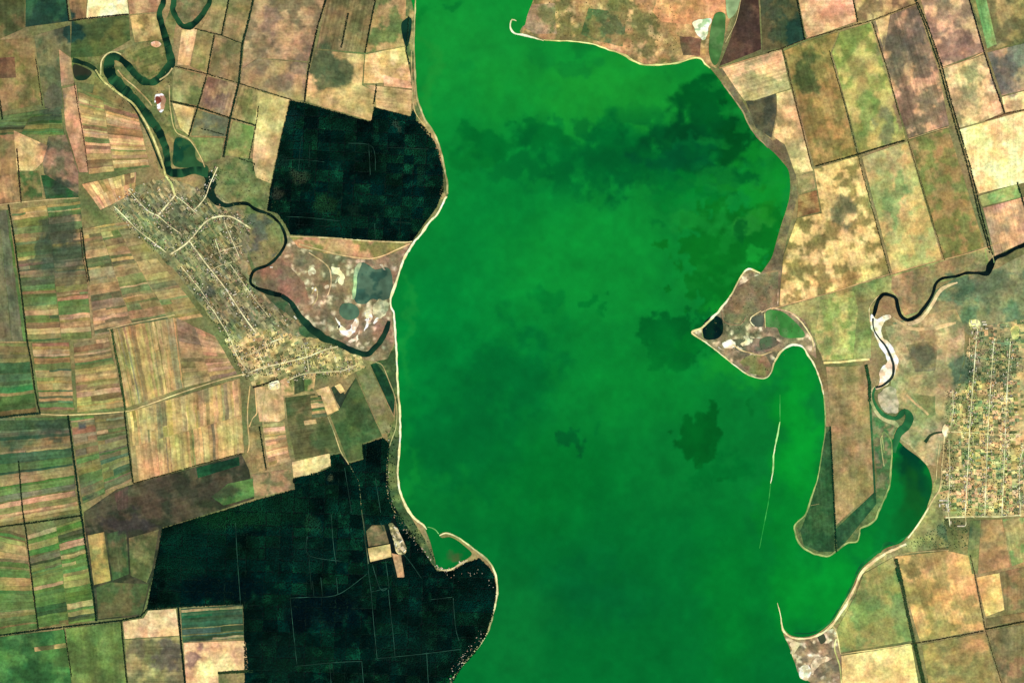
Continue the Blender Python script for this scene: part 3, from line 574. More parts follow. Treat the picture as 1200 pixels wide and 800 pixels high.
field('olive meadow enclosed by the river hairpin', "153,62 192,48 197,72 188,86 172,91 162,84", (98, 102, 54), (128, 114, 66), sc=10)
field('brown blotchy field with green weeds beside narrow pink strips', "0,49 38,45 42,72 50,122 3,131", (134, 110, 70), (108, 102, 58), sc=14)
field('chocolate brown strip of ploughed land inside pale farmland', "-30,70 17,67 19,91 -30,94", (108, 78, 56), (94, 72, 52), z=Z_STRIP, cat='field')
field('grey green field darker along one side', "40,42 82,30 84,66 68,58 72,102 74,128 53,127 46,84", (108, 102, 70), (88, 94, 64), sc=12)
field('pinkish bare strip ending at a dark canal head', "69,58 83,68 87,98 72,101", (176, 130, 98), (146, 116, 86), sc=9)
strips('green striped field under the brown blotchy field', "1,136 71,126 76,158 0,158", ['ggdgo', 'gdogg'], (84, 98, 54), 'h', (0, .55, 1), seed=3)
field('orange triangle of bare soil among green strips', "16,153 56,171 50,190 40,200 20,200", (204, 154, 108), (180, 132, 92), sc=14, z=Z_STRIP)
field('green meadow wrapped round the orange triangle', "0,158 16,152 20,200 24,236 0,239", (120, 104, 66), (150, 112, 76), sc=12)
field('mottled grey field behind the orange triangle', "57,160 77,158 92,202 92,228 52,204 50,190", (126, 104, 80), (96, 92, 66), sc=10)
field('long pink tan strip beside the ladder of narrow plots', "73,104 89,100 98,152 103,202 93,202 77,150", (180, 132, 98), (152, 116, 84), sc=9)
strips('ladder of cream and tan plots between pink strip and canal', "91,104 160,128 176,196 104,204", ['tcgtcotpgcptbs', 'obtcpogcpctpcg'], (150, 116, 76), 'h', (0, .42, 1), seed=9, split=.12)
field('brown plot at the head of the ladder of plots', "112,90 122,100 140,112 156,127 120,122 108,112", (132, 112, 68), (112, 100, 60), sc=9)
strips('fan of orange diagonal strips at the village edge', "96,216 160,202 158,226 118,246", ['pcptcpot', 'ptcobp'], (176, 128, 86), 'v', (0, .5, 1), seed=4)
field('rusty brown field above the green roadside wedge', "0,206 18,203 24,236 0,239", (168, 120, 82), (140, 104, 74), sc=12, z=Z_STRIP)
field('brown and green slips beside the rusty field', "20,202 46,200 50,232 26,236", (118, 100, 64), (78, 92, 52), sc=6)
field('dark green wedge of crop by the roadside', "48,206 72,202 90,222 92,231 54,233", (44, 86, 48), (64, 84, 56), sc=9)

#---- fields across the river from the hairpin
field('cream field on the bank where two river arms meet', "213,35 231,34 222,77 208,76", (206, 170, 116), (178, 146, 96), sc=14)
field('green and tan field behind the cream bank field', "232,34 251,41 243,86 223,78", (132, 126, 74), (106, 112, 60), sc=12)
field('olive brown square field inside four tree belts', "252,43 283,52 279,97 245,87", (134, 112, 74), (110, 102, 64), sc=14)
field('speckled green field below the cream bank field', "205,80 242,89 232,124 202,118 202,96", (136, 130, 80), (104, 116, 66), sc=12)
field('brown square field with a dusky middle', "244,90 279,99 269,137 233,124", (126, 100, 74), (148, 120, 84), sc=12)
field('pale straw field beside the red spoil heap', "202,121 228,127 221,159 211,150", (206, 170, 114), (188, 154, 98), sc=12)
field('dusky grey green square field with a short belt', "231,129 268,139 264,160 224,159", (98, 104, 76), (118, 116, 74), sc=12)
field('grassy field by the river pool and road fork', "223,161 263,162 258,186 240,190 228,168", (112, 124, 68), (92, 112, 60), sc=12)
field('green speckled field bounded by three tree belts', "273,142 298,149 293,186 263,182", (106, 124, 64), (126, 126, 72), sc=12)
field('olive tan field beside the brown square field', "282,99 312,108 300,147 273,138", (148, 126, 80), (118, 112, 66), sc=12)
field('tan and green field next to the river side loop', "247,0 267,0 259,40 236,33 246,14", (138, 126, 78), (160, 136, 88), sc=12)
field('olive field between two belts above the brown square', "269,0 295,0 284,50 262,43", (134, 114, 74), (112, 108, 66), sc=12)
field('large mauve and tan mottled field with a green top edge', "298,0 380,0 361,72 302,68 284,80 286,50", (160, 126, 92), (124, 104, 76), sc=18)
field('grey tan lower half of the mauve mottled field', "284,80 302,69 360,74 356,118 341,116 302,105 282,97", (134, 114, 84), (156, 130, 88), sc=14)
field('olive brown field holding a short thick belt', "383,0 440,0 427,62 371,57", (126, 104, 70), (102, 92, 60), sc=16)
field('tan field with a big round weedy green blot', "370,59 427,64 424,100 440,108 435,142 358,119 362,86", (186, 148, 98), (160, 132, 84), sc=14)
field('tan field with a green band beside the lake road', "441,0 476,0 474,54 428,62", (158, 128, 84), (104, 112, 64), sc=14)
field('bright straw field with pink margins by the lake', "428,64 474,55 481,88 482,96 426,98", (196, 158, 100), (220, 176, 122), sc=10)
field('peach strip of bare soil ending at the lake shore', "449,88 481,96 483,104 450,101", (222, 168, 124), (206, 152, 110), z=Z_STRIP)
field('tan field notched into the top of the dark plantation', "426,99 483,106 481,136 441,126 439,108", (178, 144, 98), (154, 128, 82), sc=12)
field('long cream field along the side of the dark plantation', "302,107 339,117 329,160 317,215 300,208 296,188 299,150", (200, 162, 112), (176, 146, 96), sc=16)

#---- strips beyond the village
strips('wide field of tan strips with a dusky grey heart', "13,246 94,236 108,396 33,400", ['tgogsyyodbgotgbod', 'tpgyydyoyobtgosg'], (116, 104, 68), 'h', (0, .52, 1), seed=21)
strips('green roadside field of upright strips', "0,246 10,246 31,400 0,400", ['ogyg'], (98, 108, 64), 'v', seed=2)
strips('tan strips running up to the village gardens', "97,268 150,259 238,371 111,393", ['tbtdtyodttptdy', 'tsytgdtobtogtd', 'tytotsodtgot'], (146, 122, 82), 'h', (0, .36, .7, 1), seed=33, split=.2, mixb=.5)
strips('upright straw strips above the pale lane', "128,386 204,372 215,454 148,478", [['t', 'o', 's', 'c', 't', 'o', 'y', 't', 's', 'b', 't', 'o', 's', 't', 'y', 't']], (164, 140, 88), 'v', seed=41, mixb=.48)
strips('grey and tan patchwork beside the straw strips', "206,372 252,394 278,438 216,454", ['ytoot', 'tpogty'], (146, 126, 86), 'h', (0, .5, 1), seed=43, mixb=.5)
strips('broad field of upright straw strips under the pale lane', "149,483 281,443 286,530 157,565", [['t', 't', 'o', 't', 's', 't', 'b', 't', 's', 't', 'o', 't', 't', 's', 'y', 't', 's', 't', 'o', 't'], ['o', 't', 't', 's', 't', 'y', 't', 's', 't', 'c', 't', 'o', 't', 't', 's', 't', 'y', 't', 'p', 't']], (172, 146, 92), 'v', (0, .5, 1), seed=47, vary=9, mixb=.48)
strips('short strips beside the dark green plough line', "86,402 127,395 146,476 91,483", ['ybtgstobpst'], (128, 110, 70), 'h', seed=51)
strips('strips of tan and teal past the roadside pond', "37,402 81,401 87,481 48,482", ['tpdgottgeb'], (112, 106, 66), 'h', seed=53)
strips('green strips between edge road and tree belt', "0,402 32,402 43,482 0,488", ['ogegtdb'], (94, 104, 60), 'h', seed=55)
strips('dark strips of teal and brown beside the long belt', "0,490 80,488 89,572 0,588", ['debgeogt', 'ydbegtgy'], (86, 92, 62), 'h', (0, .24, 1), seed=57)
strips('grey green strips below the lane crossing', "82,489 145,483 155,563 97,590", ['pbyoygogoog', 'bytgoyeoogt'], (106, 104, 66), 'h', (0, .45, 1), seed=59)
strips('tan and green pair of strips between belts', "0,590 88,574 94,600 0,616", ['tgt', 'pto'], (134, 120, 70), 'h', (0, .3, 1), seed=61)
strips('green and pink ladder of plots between long belts', "31,627 96,607 112,726 45,736", ['ttydgggpggdgb', 'odpgpggtsggpgdg'], (96, 116, 58), 'h', (0, .54, 1), seed=63, split=.05)
strips('green strips with a tan head by the roadside', "0,620 29,627 44,736 0,743", ['btsggtggogb'], (92, 114, 58), 'h', seed=65)
field('plain olive green field between two straight belts', "77,736 141,729 148,800 84,800", (100, 120, 60), (86, 106, 54), sc=22)
field('deep green field with one tan plot by the road', "0,746 75,737 84,800 0,800", (66, 116, 56), (50, 100, 50), sc=18)
strip_t = field('lone tan plot lying in the deep green field', "40,758 77,753 79,758 41,763", (166, 144, 92), (90, 96, 58), z=Z_STRIP)
field('peach bare field with a notched corner under the heath', "144,728 168,724 174,715 206,713 210,744 146,748", (216, 172, 130), (198, 152, 116), sc=12)
field('dusky olive field with grey smears below the peach field', "146,749 210,745 216,800 150,800", (138, 126, 82), (108, 104, 70), sc=14)
strips('dark teal strips beside the plantation corner', "212,713 284,708 286,747 214,752", ['eedetody'], (58, 84, 60), 'h', seed=67, vary=10)
field('salmon field with a pale centre beside the plantation', "215,753 288,750 291,784 256,787 256,800 218,800", (202, 154, 116), (224, 178, 128), sc=14)
field('dark brown heathy field running along the plantation', "98,600 137,573 157,567 283,532 292,550 298,584 256,598 190,618 184,650 178,680 168,716 162,722 114,726 104,660", (74, 70, 52), (52, 58, 42), sc=12)
field('yellow strip of stubble beside the long tree belt', "103,627 122,623 130,680 110,685", (158, 132, 74), (126, 118, 66), z=Z_STRIP, sc=8)
field('dark green plot next to the yellow stubble strip', "125,625 148,620 151,672 132,680", (62, 84, 50), (88, 88, 56), z=Z_STRIP, sc=9)
field('worn olive plot along the plantation edge', "151,630 186,620 178,668 172,682 153,674", (108, 102, 64), (82, 88, 52), z=Z_STRIP, sc=9)
field('dark rough plot in the elbow of the tree belt', "113,688 130,682 174,684 166,719 115,725", (76, 86, 52), (92, 86, 56), z=Z_STRIP, sc=10)
field('dark green crop plot below the straw strips', "230,548 280,535 281,545 232,560", (24, 70, 42), (18, 58, 38), z=Z_STRIP)
field('light green weedy patch at the tip of the heath', "248,582 268,566 296,560 298,582 262,592", (76, 108, 56), (58, 96, 50), z=Z_STRIP, sc=8, edge=.8)
field('small purple brown plot at the heath corner', "134,578 150,570 150,594 138,598", (92, 68, 62), (78, 66, 56), z=Z_STRIP)

#---- plots south of the village
field('rosy tan plot with a white farmyard', "298,454 331,451 334,490 326,494 304,494", (194, 154, 112), (176, 142, 98), sc=10)
field('green and tan plot between farmyard and dark square', "328,444 344,441 345,462 330,464", (130, 124, 74), (190, 148, 104), sc=8)
field('dark square of crop inside the village edge', "345,440 355,436 357,458 345,462", (78, 84, 56), (66, 78, 52))
field('tan plots bordering the dark square of crop', "356,437 370,436 368,458 357,458", (196, 152, 104), (96, 112, 60), sc=7)
field('large olive brown field behind the farmyard', "334,466 369,461 374,490 385,488 400,529 346,538 338,500", (90, 90, 56), (72, 84, 50), sc=16)
field('cream four sided field above the olive field', "370,457 385,452 397,480 384,486", (196, 164, 104), (210, 170, 118), sc=8)
strips('small ladder of pale plots against the olive field', "364,464 376,463 384,488 366,490", ['sgcdtd'], (110, 106, 66), 'h', seed=71, z=Z_STRIP)
field('pale plot lying across the olive field', "356,493 370,491 371,496 357,498", (164, 138, 94), None, z=Z_STRIP)
field('dark green field sloping to the lakeside strip', "387,487 398,478 417,442 448,511 424,520 426,537 408,541", (62, 84, 48), (76, 92, 52), sc=18)
field('near black plot beside the dark green field', "388,454 396,450 404,462 416,444 399,478 394,470", (48, 64, 46), (58, 78, 48), sc=8)
field('small cream plot jutting into dark crops', "392,452 399,449 404,458 399,461", (208, 178, 116), None, z=Z_STRIP)
field('long pale olive strip leading down to the lake', "417,436 432,427 462,490 456,508 447,508", (122, 120, 78), (106, 112, 66), sc=14)
field('dark green sliver of crop beside the lake track', "434,427 441,425 453,441 463,466 461,486", (30, 80, 46), (22, 66, 42), sc=12)
field('cream field with a stepped edge against the plantation', "342,541 386,531 388,545 376,550 374,555 344,559", (210, 180, 124), (188, 166, 110), sc=10)
strips('stacked tan plots between lane and olive field', "307,496 333,494 340,540 315,548", ['otcptcbt'], (166, 136, 88), 'h', seed=73)
field('narrow olive strip along the farm lane', "290,500 305,497 313,549 296,554", (124, 112, 70), (150, 126, 80), sc=8)
field('mottled brown yard land by the stepped cream field', "294,556 340,549 346,572 298,584", (142, 116, 82), (108, 104, 68), sc=7)
field('striped brown plot at the farm in the plantation', "429,622 436,615 450,615 456,636 432,640", (128, 104, 74), (96, 88, 60), sc=5)
field('cream plot under the striped farm plot', "431,642 457,637 459,652 434,658", (206, 180, 114), (186, 164, 104), sc=6)
field('pink tan plot running down from the farm sheds', "459,648 470,650 474,676 466,676", (176, 134, 98), (150, 116, 86), sc=7)

#---- fields on the far side of the lake
field('dark purple brown wedge of ploughed land by the inlet', "868,0 889,0 892,58 843,78 856,46", (70, 52, 44), (88, 66, 52), sc=14)
field('dark olive field beside the purple ploughed wedge', "891,0 933,0 943,46 918,56 894,60", (84, 82, 52), (62, 74, 50), sc=14)
field('pinkish cream field framed by dark belts', "936,0 999,0 1004,25 945,46", (216, 162, 118), (192, 138, 102), sc=14)
field('tan field with brown streaks between two belts', "1002,0 1074,0 1073,5 1022,24 1006,25", (168, 138, 90), (128, 102, 70), sc=10)
field('pale tan field running down to the lake corner', "846,80 916,59 926,104 884,118 872,118", (172, 148, 102), (210, 162, 116), sc=16)
field('dark grey field against the lake verge', "874,119 909,110 910,134 904,162 886,150", (74, 72, 58), (92, 82, 62), sc=10)
field('cream and tan strip between grey field and dark belt', "910,110 927,105 951,196 953,200 932,204 920,170 906,160 911,135", (204, 168, 114), (164, 140, 92), sc=12)
field('brown spotted field with a dark green top', "919,60 943,49 982,38 973,62 1004,181 954,195", (150, 120, 68), (124, 108, 58), sc=12)
field('yellow green mottled field between straight belts', "975,62 984,38 1020,27 1056,142 1061,163 1007,179", (160, 148, 82), (126, 132, 66), sc=14)
field('smoky brown field with pink edges along double belt', "1023,26 1074,6 1100,84 1112,147 1064,162", (134, 106, 84), (196, 142, 108), sc=14)
field('small tan triangle at the top of the smoky field', "1026,24 1043,18 1036,60", (198, 156, 106), (180, 140, 96), z=Z_STRIP)
field('rosy field with grey smears beyond the double belt', "1079,0 1135,0 1154,60 1103,79", (192, 144, 112), (146, 112, 92), sc=14)
field('peach and olive mottled field under a thin hedge', "1104,81 1155,64 1176,131 1156,141 1123,150", (222, 174, 124), (158, 136, 96), sc=14)
field('olive field with a bright green stripe', "1138,0 1200,0 1200,49 1156,60", (146, 130, 78), (108, 104, 64), sc=14)
field('bright green stripe of crop crossing olive land', "1143,0 1156,0 1168,52 1157,57", (110, 146, 84), (130, 150, 86), z=Z_STRIP)
field('slate grey field with a pink hem', "1157,62 1200,51 1200,106 1174,112", (122, 116, 98), (170, 136, 104), sc=14)
field('narrow cream field below the slate grey field', "1174,114 1200,107 1200,128 1178,132", (232, 194, 130), (190, 160, 112), sc=10)
field('glowing cream stubble field beside the double belt', "1124,152 1200,130 1200,214 1147,227 1136,196", (240, 206, 138), (226, 180, 118), sc=18)
field('bright green strip under the glowing cream field', "1147,230 1192,216 1197,231 1151,242", (112, 148, 78), (140, 152, 84), sc=12)
field('pink tan field ending at the river bridge', "1152,244 1200,231 1200,284 1182,292 1166,300", (196, 150, 108), (166, 132, 100), sc=12)
field('olive brown field with green spots by the double belt', "1066,164 1111,150 1154,289 1107,304", (140, 118, 70), (112, 114, 60), sc=10)
field('pale green field with sandy patches above the pasture', "1010,184 1063,166 1104,304 1046,321", (162, 156, 94), (186, 158, 96), sc=14)
field('golden blotchy field speckled with dark weeds', "958,222 954,198 1006,183 1042,320 1000,334 913,360 918,300 934,256 963,250", (206, 168, 104), (138, 120, 68), sc=9, lo=.47, hi=.56)
field('tan plot between lake verge and golden field', "934,207 952,202 956,220 936,227", (160, 134, 90), (136, 122, 78), sc=8)
field('dark brown plot between lake verge and golden field', "936,229 957,223 961,248 934,255", (130, 94, 58), (150, 118, 72), sc=8)
field('brown furrowed field filling the green peninsula', "968,430 1014,428 1020,470 1025,574 978,616 974,500", (146, 122, 80), (126, 112, 70), sc=12)
field('dark green crop wedge beside the brown peninsula field', "1016,430 1021,470 1027,590 982,646 979,620 1024,577", (34, 80, 48), (44, 90, 52), z=Z_STRIP, sc=10)
field('dark olive crop wedge along the lagoon side', "968,508 973,502 978,618 978,646 960,646 942,638 938,622 952,586", (40, 80, 46), (52, 88, 52), z=Z_STRIP, sc=10)
field('brown field below the gridded village', "1150,609 1174,608 1184,664 1146,672 1148,640", (162, 124, 82), (140, 110, 74), sc=12)
field('light green field below the gridded village', "1175,608 1200,606 1200,658 1186,663", (122, 142, 82), (150, 134, 86), sc=10)
field('olive plot between allotments and brown field', "1137,610 1149,609 1146,672 1139,672 1134,646", (126, 122, 74), (108, 114, 66), sc=9)
field('green sloping field above the cream field by the beach', "1012,672 1046,653 1070,750 984,764 980,738 1002,698", (118, 132, 74), (140, 134, 76), sc=16)
field('broad orange tan field with fan shaped streaks', "1049,652 1110,645 1137,651 1153,737 1078,751", (198, 154, 92), (156, 134, 78), sc=16)
field('yellow square plot beside the orange tan field', "1144,676 1171,671 1177,714 1155,722", (220, 178, 106), (206, 164, 96), sc=12)
field('chestnut field next to the yellow square plot', "1172,670 1200,664 1200,712 1179,716", (140, 108, 72), (116, 104, 66), sc=12)
field('thin brown field between yellow plot and hedge', "1156,724 1200,717 1200,726 1156,734", (142, 112, 74), (126, 106, 68), sc=10)
field('olive tan field with faint curved plough marks', "1080,755 1154,741 1171,800 1088,800", (156, 130, 76), (134, 120, 70), sc=14)
field('dull olive field with a pink corner under the hedge', "1157,739 1200,731 1200,800 1175,800", (120, 108, 70), (100, 96, 62), sc=14)
field('golden cream field beside the shore marsh', "986,768 1068,755 1076,800 987,800", (220, 186, 116), (204, 176, 110), sc=14)

# ---- farm lanes
LANE = (190, 160, 112)
track("0,240 25,237 60,234 92,232", 1.1, LANE); track("48,485 82,486 145,482 170,475 215,459 262,444 292,437", 1.3, (206, 172, 118))
track("126,386 150,380 185,373 205,369", 1.2, (208, 168, 116)); track("293,452 291,470 290,490 292,520 290,530", 1.4, (196, 160, 104))
track("299,452 300,470 301,484 296,490 292,500", 1.3, (214, 168, 112)); track("312,452 308,490 315,548 320,556", .8, (150, 130, 84))
track("384,488 392,508 399,528 407,541 416,556 421,568 424,600", 1.0, (120, 130, 88)); track("440,424 448,428 455,444 462,462 465,480 464,500 459,515 455,530 453,560 456,585 464,602", 1.0, (160, 160, 104))
track("482,60 483,100 486,130 500,150", .8, (190, 160, 104)); track("1042,320 1006,182", .7, (170, 144, 90))
track("950,592 960,590", .5, (150, 140, 90)); track("868,0 862,26 850,50", .9, (180, 160, 110))
track("843,80 870,72 900,63 918,57", 1.1, (186, 140, 96)); track("985,766 1030,760 1068,754", 1.1, (206, 176, 110))
track("1104,80 1130,72 1152,62", .8, (204, 150, 108)); track("1065,163 1100,152 1112,149", .8, (190, 140, 98)); track("1060,648 1080,646 1112,644", .8, (176, 150, 92))
track("1156,290 1163,300 1165,308", 1.0, (110, 140, 84), name='road')

# ================================================================== TREES: belts and plantations
def crowns(name, pts, r, h, c, parent=None, sides=6, seed=0, z0=2.6):
    """many small tree crowns as one mesh. pts (n,2) in px, r and h (n,) in metres, c (n,3) seen colours"""
    n = len(pts); rs = np.random.RandomState(seed)
    th = np.linspace(0, 2 * np.pi, sides, endpoint=False)[None, :] + rs.uniform(0, 1, (n, 1))
    cx = (pts[:, 0] - 600) * S; cy = (400 - pts[:, 1]) * S
    v = np.empty((n, 2 * sides + 1, 3))
    j1 = rs.uniform(.8, 1.2, (n, sides)); j2 = rs.uniform(.8, 1.2, (n, sides))
    v[:, :sides, 0] = cx[:, None] + np.cos(th) * r[:, None] * .62 * j1; v[:, :sides, 1] = cy[:, None] + np.sin(th) * r[:, None] * .62 * j1; v[:, :sides, 2] = z0
    v[:, sides:2 * sides, 0] = cx[:, None] + np.cos(th) * r[:, None] * j2; v[:, sides:2 * sides, 1] = cy[:, None] + np.sin(th) * r[:, None] * j2
    v[:, sides:2 * sides, 2] = z0 + (h[:, None] * rs.uniform(.45, .62, (n, sides)))
    v[:, 2 * sides, 0] = cx + r * rs.uniform(-.2, .2, n); v[:, 2 * sides, 1] = cy + r * rs.uniform(-.2, .2, n); v[:, 2 * sides, 2] = z0 + h
    k = 2 * sides + 1; f1 = []
    for i in range(sides):
        i2 = (i + 1) % sides
        f1 += [(i, i2, sides + i2), (i, sides + i2, sides + i), (sides + i, sides + i2, 2 * sides)]
    f = (np.array(f1)[None] + (np.arange(n) * k)[:, None, None]).reshape(-1, 3)
    cl = np.repeat(base(c) * rs.uniform(.75, 1.25, (n, 1)), k, 0)
    return make(name, v.reshape(-1, 3), f.tolist(), M_TREE, cl, parent)

BELT_N = 0
def belt(label, s, wd=1.5, c=(34, 52, 34), gap=.04, dens=1.0):
    """a shelter belt: crowns set along a line, wd px wide"""
    global BELT_N; BELT_N += 1; rs = np.random.RandomState(BELT_N)
    assert label not in USED, label; USED.add(label)
    p = densify(P(s), .9 / dens, False); a = np.array(p)
    d = np.gradient(a, axis=0); d /= np.linalg.norm(d, axis=1)[:, None] + 1e-9; nrm = np.column_stack([-d[:, 1], d[:, 0]])
    rows = max(1, int(round(wd / .75))); q = []
    for i in range(rows):
        off = ((i + .5) / rows - .5) * wd
        q.append(a + nrm * (off + rs.uniform(-.25, .25, (len(a), 1))) + rs.uniform(-.3, .3, a.shape))
    q = np.concatenate(q); keep = (rs.uniform(0, 1, len(q)) > gap) & (fbm(q[:, 0], q[:, 1], 7, BELT_N, 2) > .1)
    q = q[keep]; n = len(q)
    o = crowns('tree_belt', q, rs.uniform(4.5, 7.5, n), rs.uniform(7, 13, n), np.tile(np.array(c, float), (n, 1)) * rs.uniform(.8, 1.2, (n, 1)), seed=BELT_N)
    return tag(o, label, 'tree belt', 'tree belts between the fields')
B = belt
B('tree belt along the edge of the green upright strips', "10,240 15,268 19,295 25,340 32,400 37,425 41,457 47,484", 1.7)
B('tree belt crossing to the roadside pond', "-30,493 0,489 24,486 47,484", 2.0, (26, 56, 44))
B('tree belt between dark teal strips and grey green strips', "80,487 86,532 90,562 95,600 102,650 110,700 113,727", 2.0, (26, 54, 38))
B('tree belt splitting green strips from the pink ladder', "22,540 25,580 27,600 31,625 37,675 45,736", 1.3)
B('tree belt along the narrow end of straw strips', "146,482 150,520 156,565", 1.4)
B('plough line hedge beside upright straw strips', "131,386 135,410 141,440 147,480", 2.6, (62, 92, 52), .05)
B('tree belt at the end of grey green strips', "96,267 100,300 105,330", 1.3)
B('hedge above the pink and green ladder of plots', "-30,626 0,617 40,612 95,604", 1.3)
B('tree belt stepping round the peach field corner', "-30,748 0,744 77,734 140,727 165,722 172,714 207,711 284,707", 1.5, (24, 50, 36))
B('tree belt between deep green and plain olive fields', "75,735 80,765 84,792", 1.1)
B('tree belt along one side of the peach field', "142,727 145,760 149,800 152,830", 1.3)
B('thick tree belt between peach and salmon fields', "209,712 212,750 217,800 220,830", 1.9, (16, 40, 32))
B('short hedge at the foot of the salmon field', "256,788 274,787 296,786", 3.0, (48, 72, 42))
B('hedge beside the rusty brown field', "20,175 22,200 25,237", 1.3, (60, 50, 40))
B('hedge along the ladder of plots', "87,98 92,128 97,155 103,195", 1.0, (74, 56, 42))
B('tree belt by the brown blotchy field', "42,70 46,95 50,125", .9, (60, 62, 44)); B('short belt at the farmland edge', "0,118 3,140", 1.6)
B('dark belt under the bright cream field', "78,0 81,25 102,22 120,20 151,17", 1.2, (38, 44, 34))
B('tree belt from the river loop across to the mauve field', "228,34 260,42 283,51", 1.1); B('belt between olive field and its tan neighbour', "268,-30 268,0 264,20 260,41", 1.4)
B('long winding belt past the brown square fields', "298,-30 297,0 290,30 284,52 280,97 270,138 262,184", 2.2, (34, 58, 40))
B('belt on the near side of the brown square fields', "251,42 243,87 232,125 221,160", 1.3); B('cross belt above the brown square field', "205,78 243,87 280,98 302,105 341,117", 1.1)
B('cross belt below the brown square field', "200,119 232,126 268,138 299,147", 1.4); B('belt between green speckled and cream fields', "300,147 296,166 292,187", 1.1)
B('short belt inside the dusky grey square', "236,151 248,154 262,158", 1.0); B('short hedge closing the green speckled field', "281,186 290,189 298,192 297,200", 1.1)
B('straight belt beside the field with the round blot', "384,-30 382,0 372,32 366,60 361,85 357,119", 1.7, (26, 40, 30))
B('short thick belt inside the olive brown field', "408,16 404,36 400,56", 1.8, (30, 46, 34)); B('belt beside the green banded field near the lake', "441,-30 440,0 434,30 428,62", 1.2)
B('stub of trees pointing at the plantation notch', "441,100 440,110 438,122", 1.6, (20, 48, 34)); B('short belt in the long cream field', "303,125 302,135 300,147", .9)
B('belt round the farmyard plot', "297,454 310,450 326,444", 1.2, (38, 44, 32)); B('tree row along the farm lane end', "304,500 308,525 312,550", 1.6, (26, 52, 34))
B('belt between the wide strip field and village strips', "94,268 97,300 103,330", .8, (70, 62, 46))
B('double tree belt running to the river bridge', "1068,-30 1072,0 1085,32 1100,75 1112,120 1125,165 1134,195 1147,250 1160,296", 1.4, (40, 58, 40), .15)
B('outer row of the double belt towards the bridge', "1074,0 1088,32 1103,75 1115,120 1128,165 1137,195 1150,250 1163,298", 1.2, (34, 50, 36), .2)
B('belt beside the pinkish cream framed field', "928,-30 934,0 939,24 943,47", 1.4, (28, 44, 34))
B('belt on the far side of the framed field', "994,-30 1000,0 1005,26", 1.3, (36, 50, 34)); B('belt dividing rosy field from green striped olive field', "1128,-30 1136,0 1152,57 1164,95 1177,132", 1.4, (40, 44, 40))
B('hedge on top of the glowing cream field', "1155,142 1178,134 1200,129 1230,120", .9, (120, 84, 56)); B('belt between yellow green and smoky fields', "1022,26 1040,82 1054,135", 1.0, (64, 66, 42))
B('belt between brown spotted and yellow green fields', "972,60 995,140 1010,200 1043,322", 1.0, (74, 80, 48)); B('belt between cream strip and brown spotted field', "917,57 935,130 951,195", 1.0, (92, 76, 48))
B('hedge under the framed and tan fields', "900,62 917,57 942,47 980,36 1020,25 1075,4", 1.0, (82, 70, 46)); B('hedge under the yellow green field', "956,195 1006,181 1035,172 1060,165", 1.2, (54, 62, 38))
B('hedge between pale green and olive brown fields', "1064,164 1075,200 1107,305", .8, (120, 112, 66)); B('hedge behind the bright green strip', "1192,214 1200,240 1206,260", 1.6, (36, 60, 40))
B('broad belt between sloping green and orange fields', "1050,655 1056,678 1063,715 1071,752", 3.6, (62, 84, 52)); B('broad belt beside the golden cream field', "1072,754 1078,780 1086,815", 4.2, (58, 84, 48))
B('tree clump at the head of the broad belt', "1051,666 1055,680", 4.5, (34, 86, 52)); B('hedge between orange tan and olive tan fields', "1068,754 1100,749 1153,739", 1.0, (66, 62, 38))
B('hedge crossing below the yellow square plot', "1156,737 1175,733 1200,728 1230,722", 1.2, (60, 64, 38)); B('hedge row by the yellow square plot', "1137,650 1143,675 1155,738 1164,768 1174,800", 1.0, (92, 84, 54))
B('tree row on the brown peninsula edge', "1015,428 1019,450 1019,470", 3.4, (46, 88, 52)); B('dark tree row beside the lagoon wedge', "973,500 976,560 979,620 980,646", 1.6, (18, 60, 40))
B('hedge along the heath and straw strips', "157,566 190,557 230,545 284,531", 1.0, (60, 56, 38))
B('tree row on the lakeside below the plantation notch', "479,20 478,40 476,60 480,76", 1.3, (30, 60, 42))

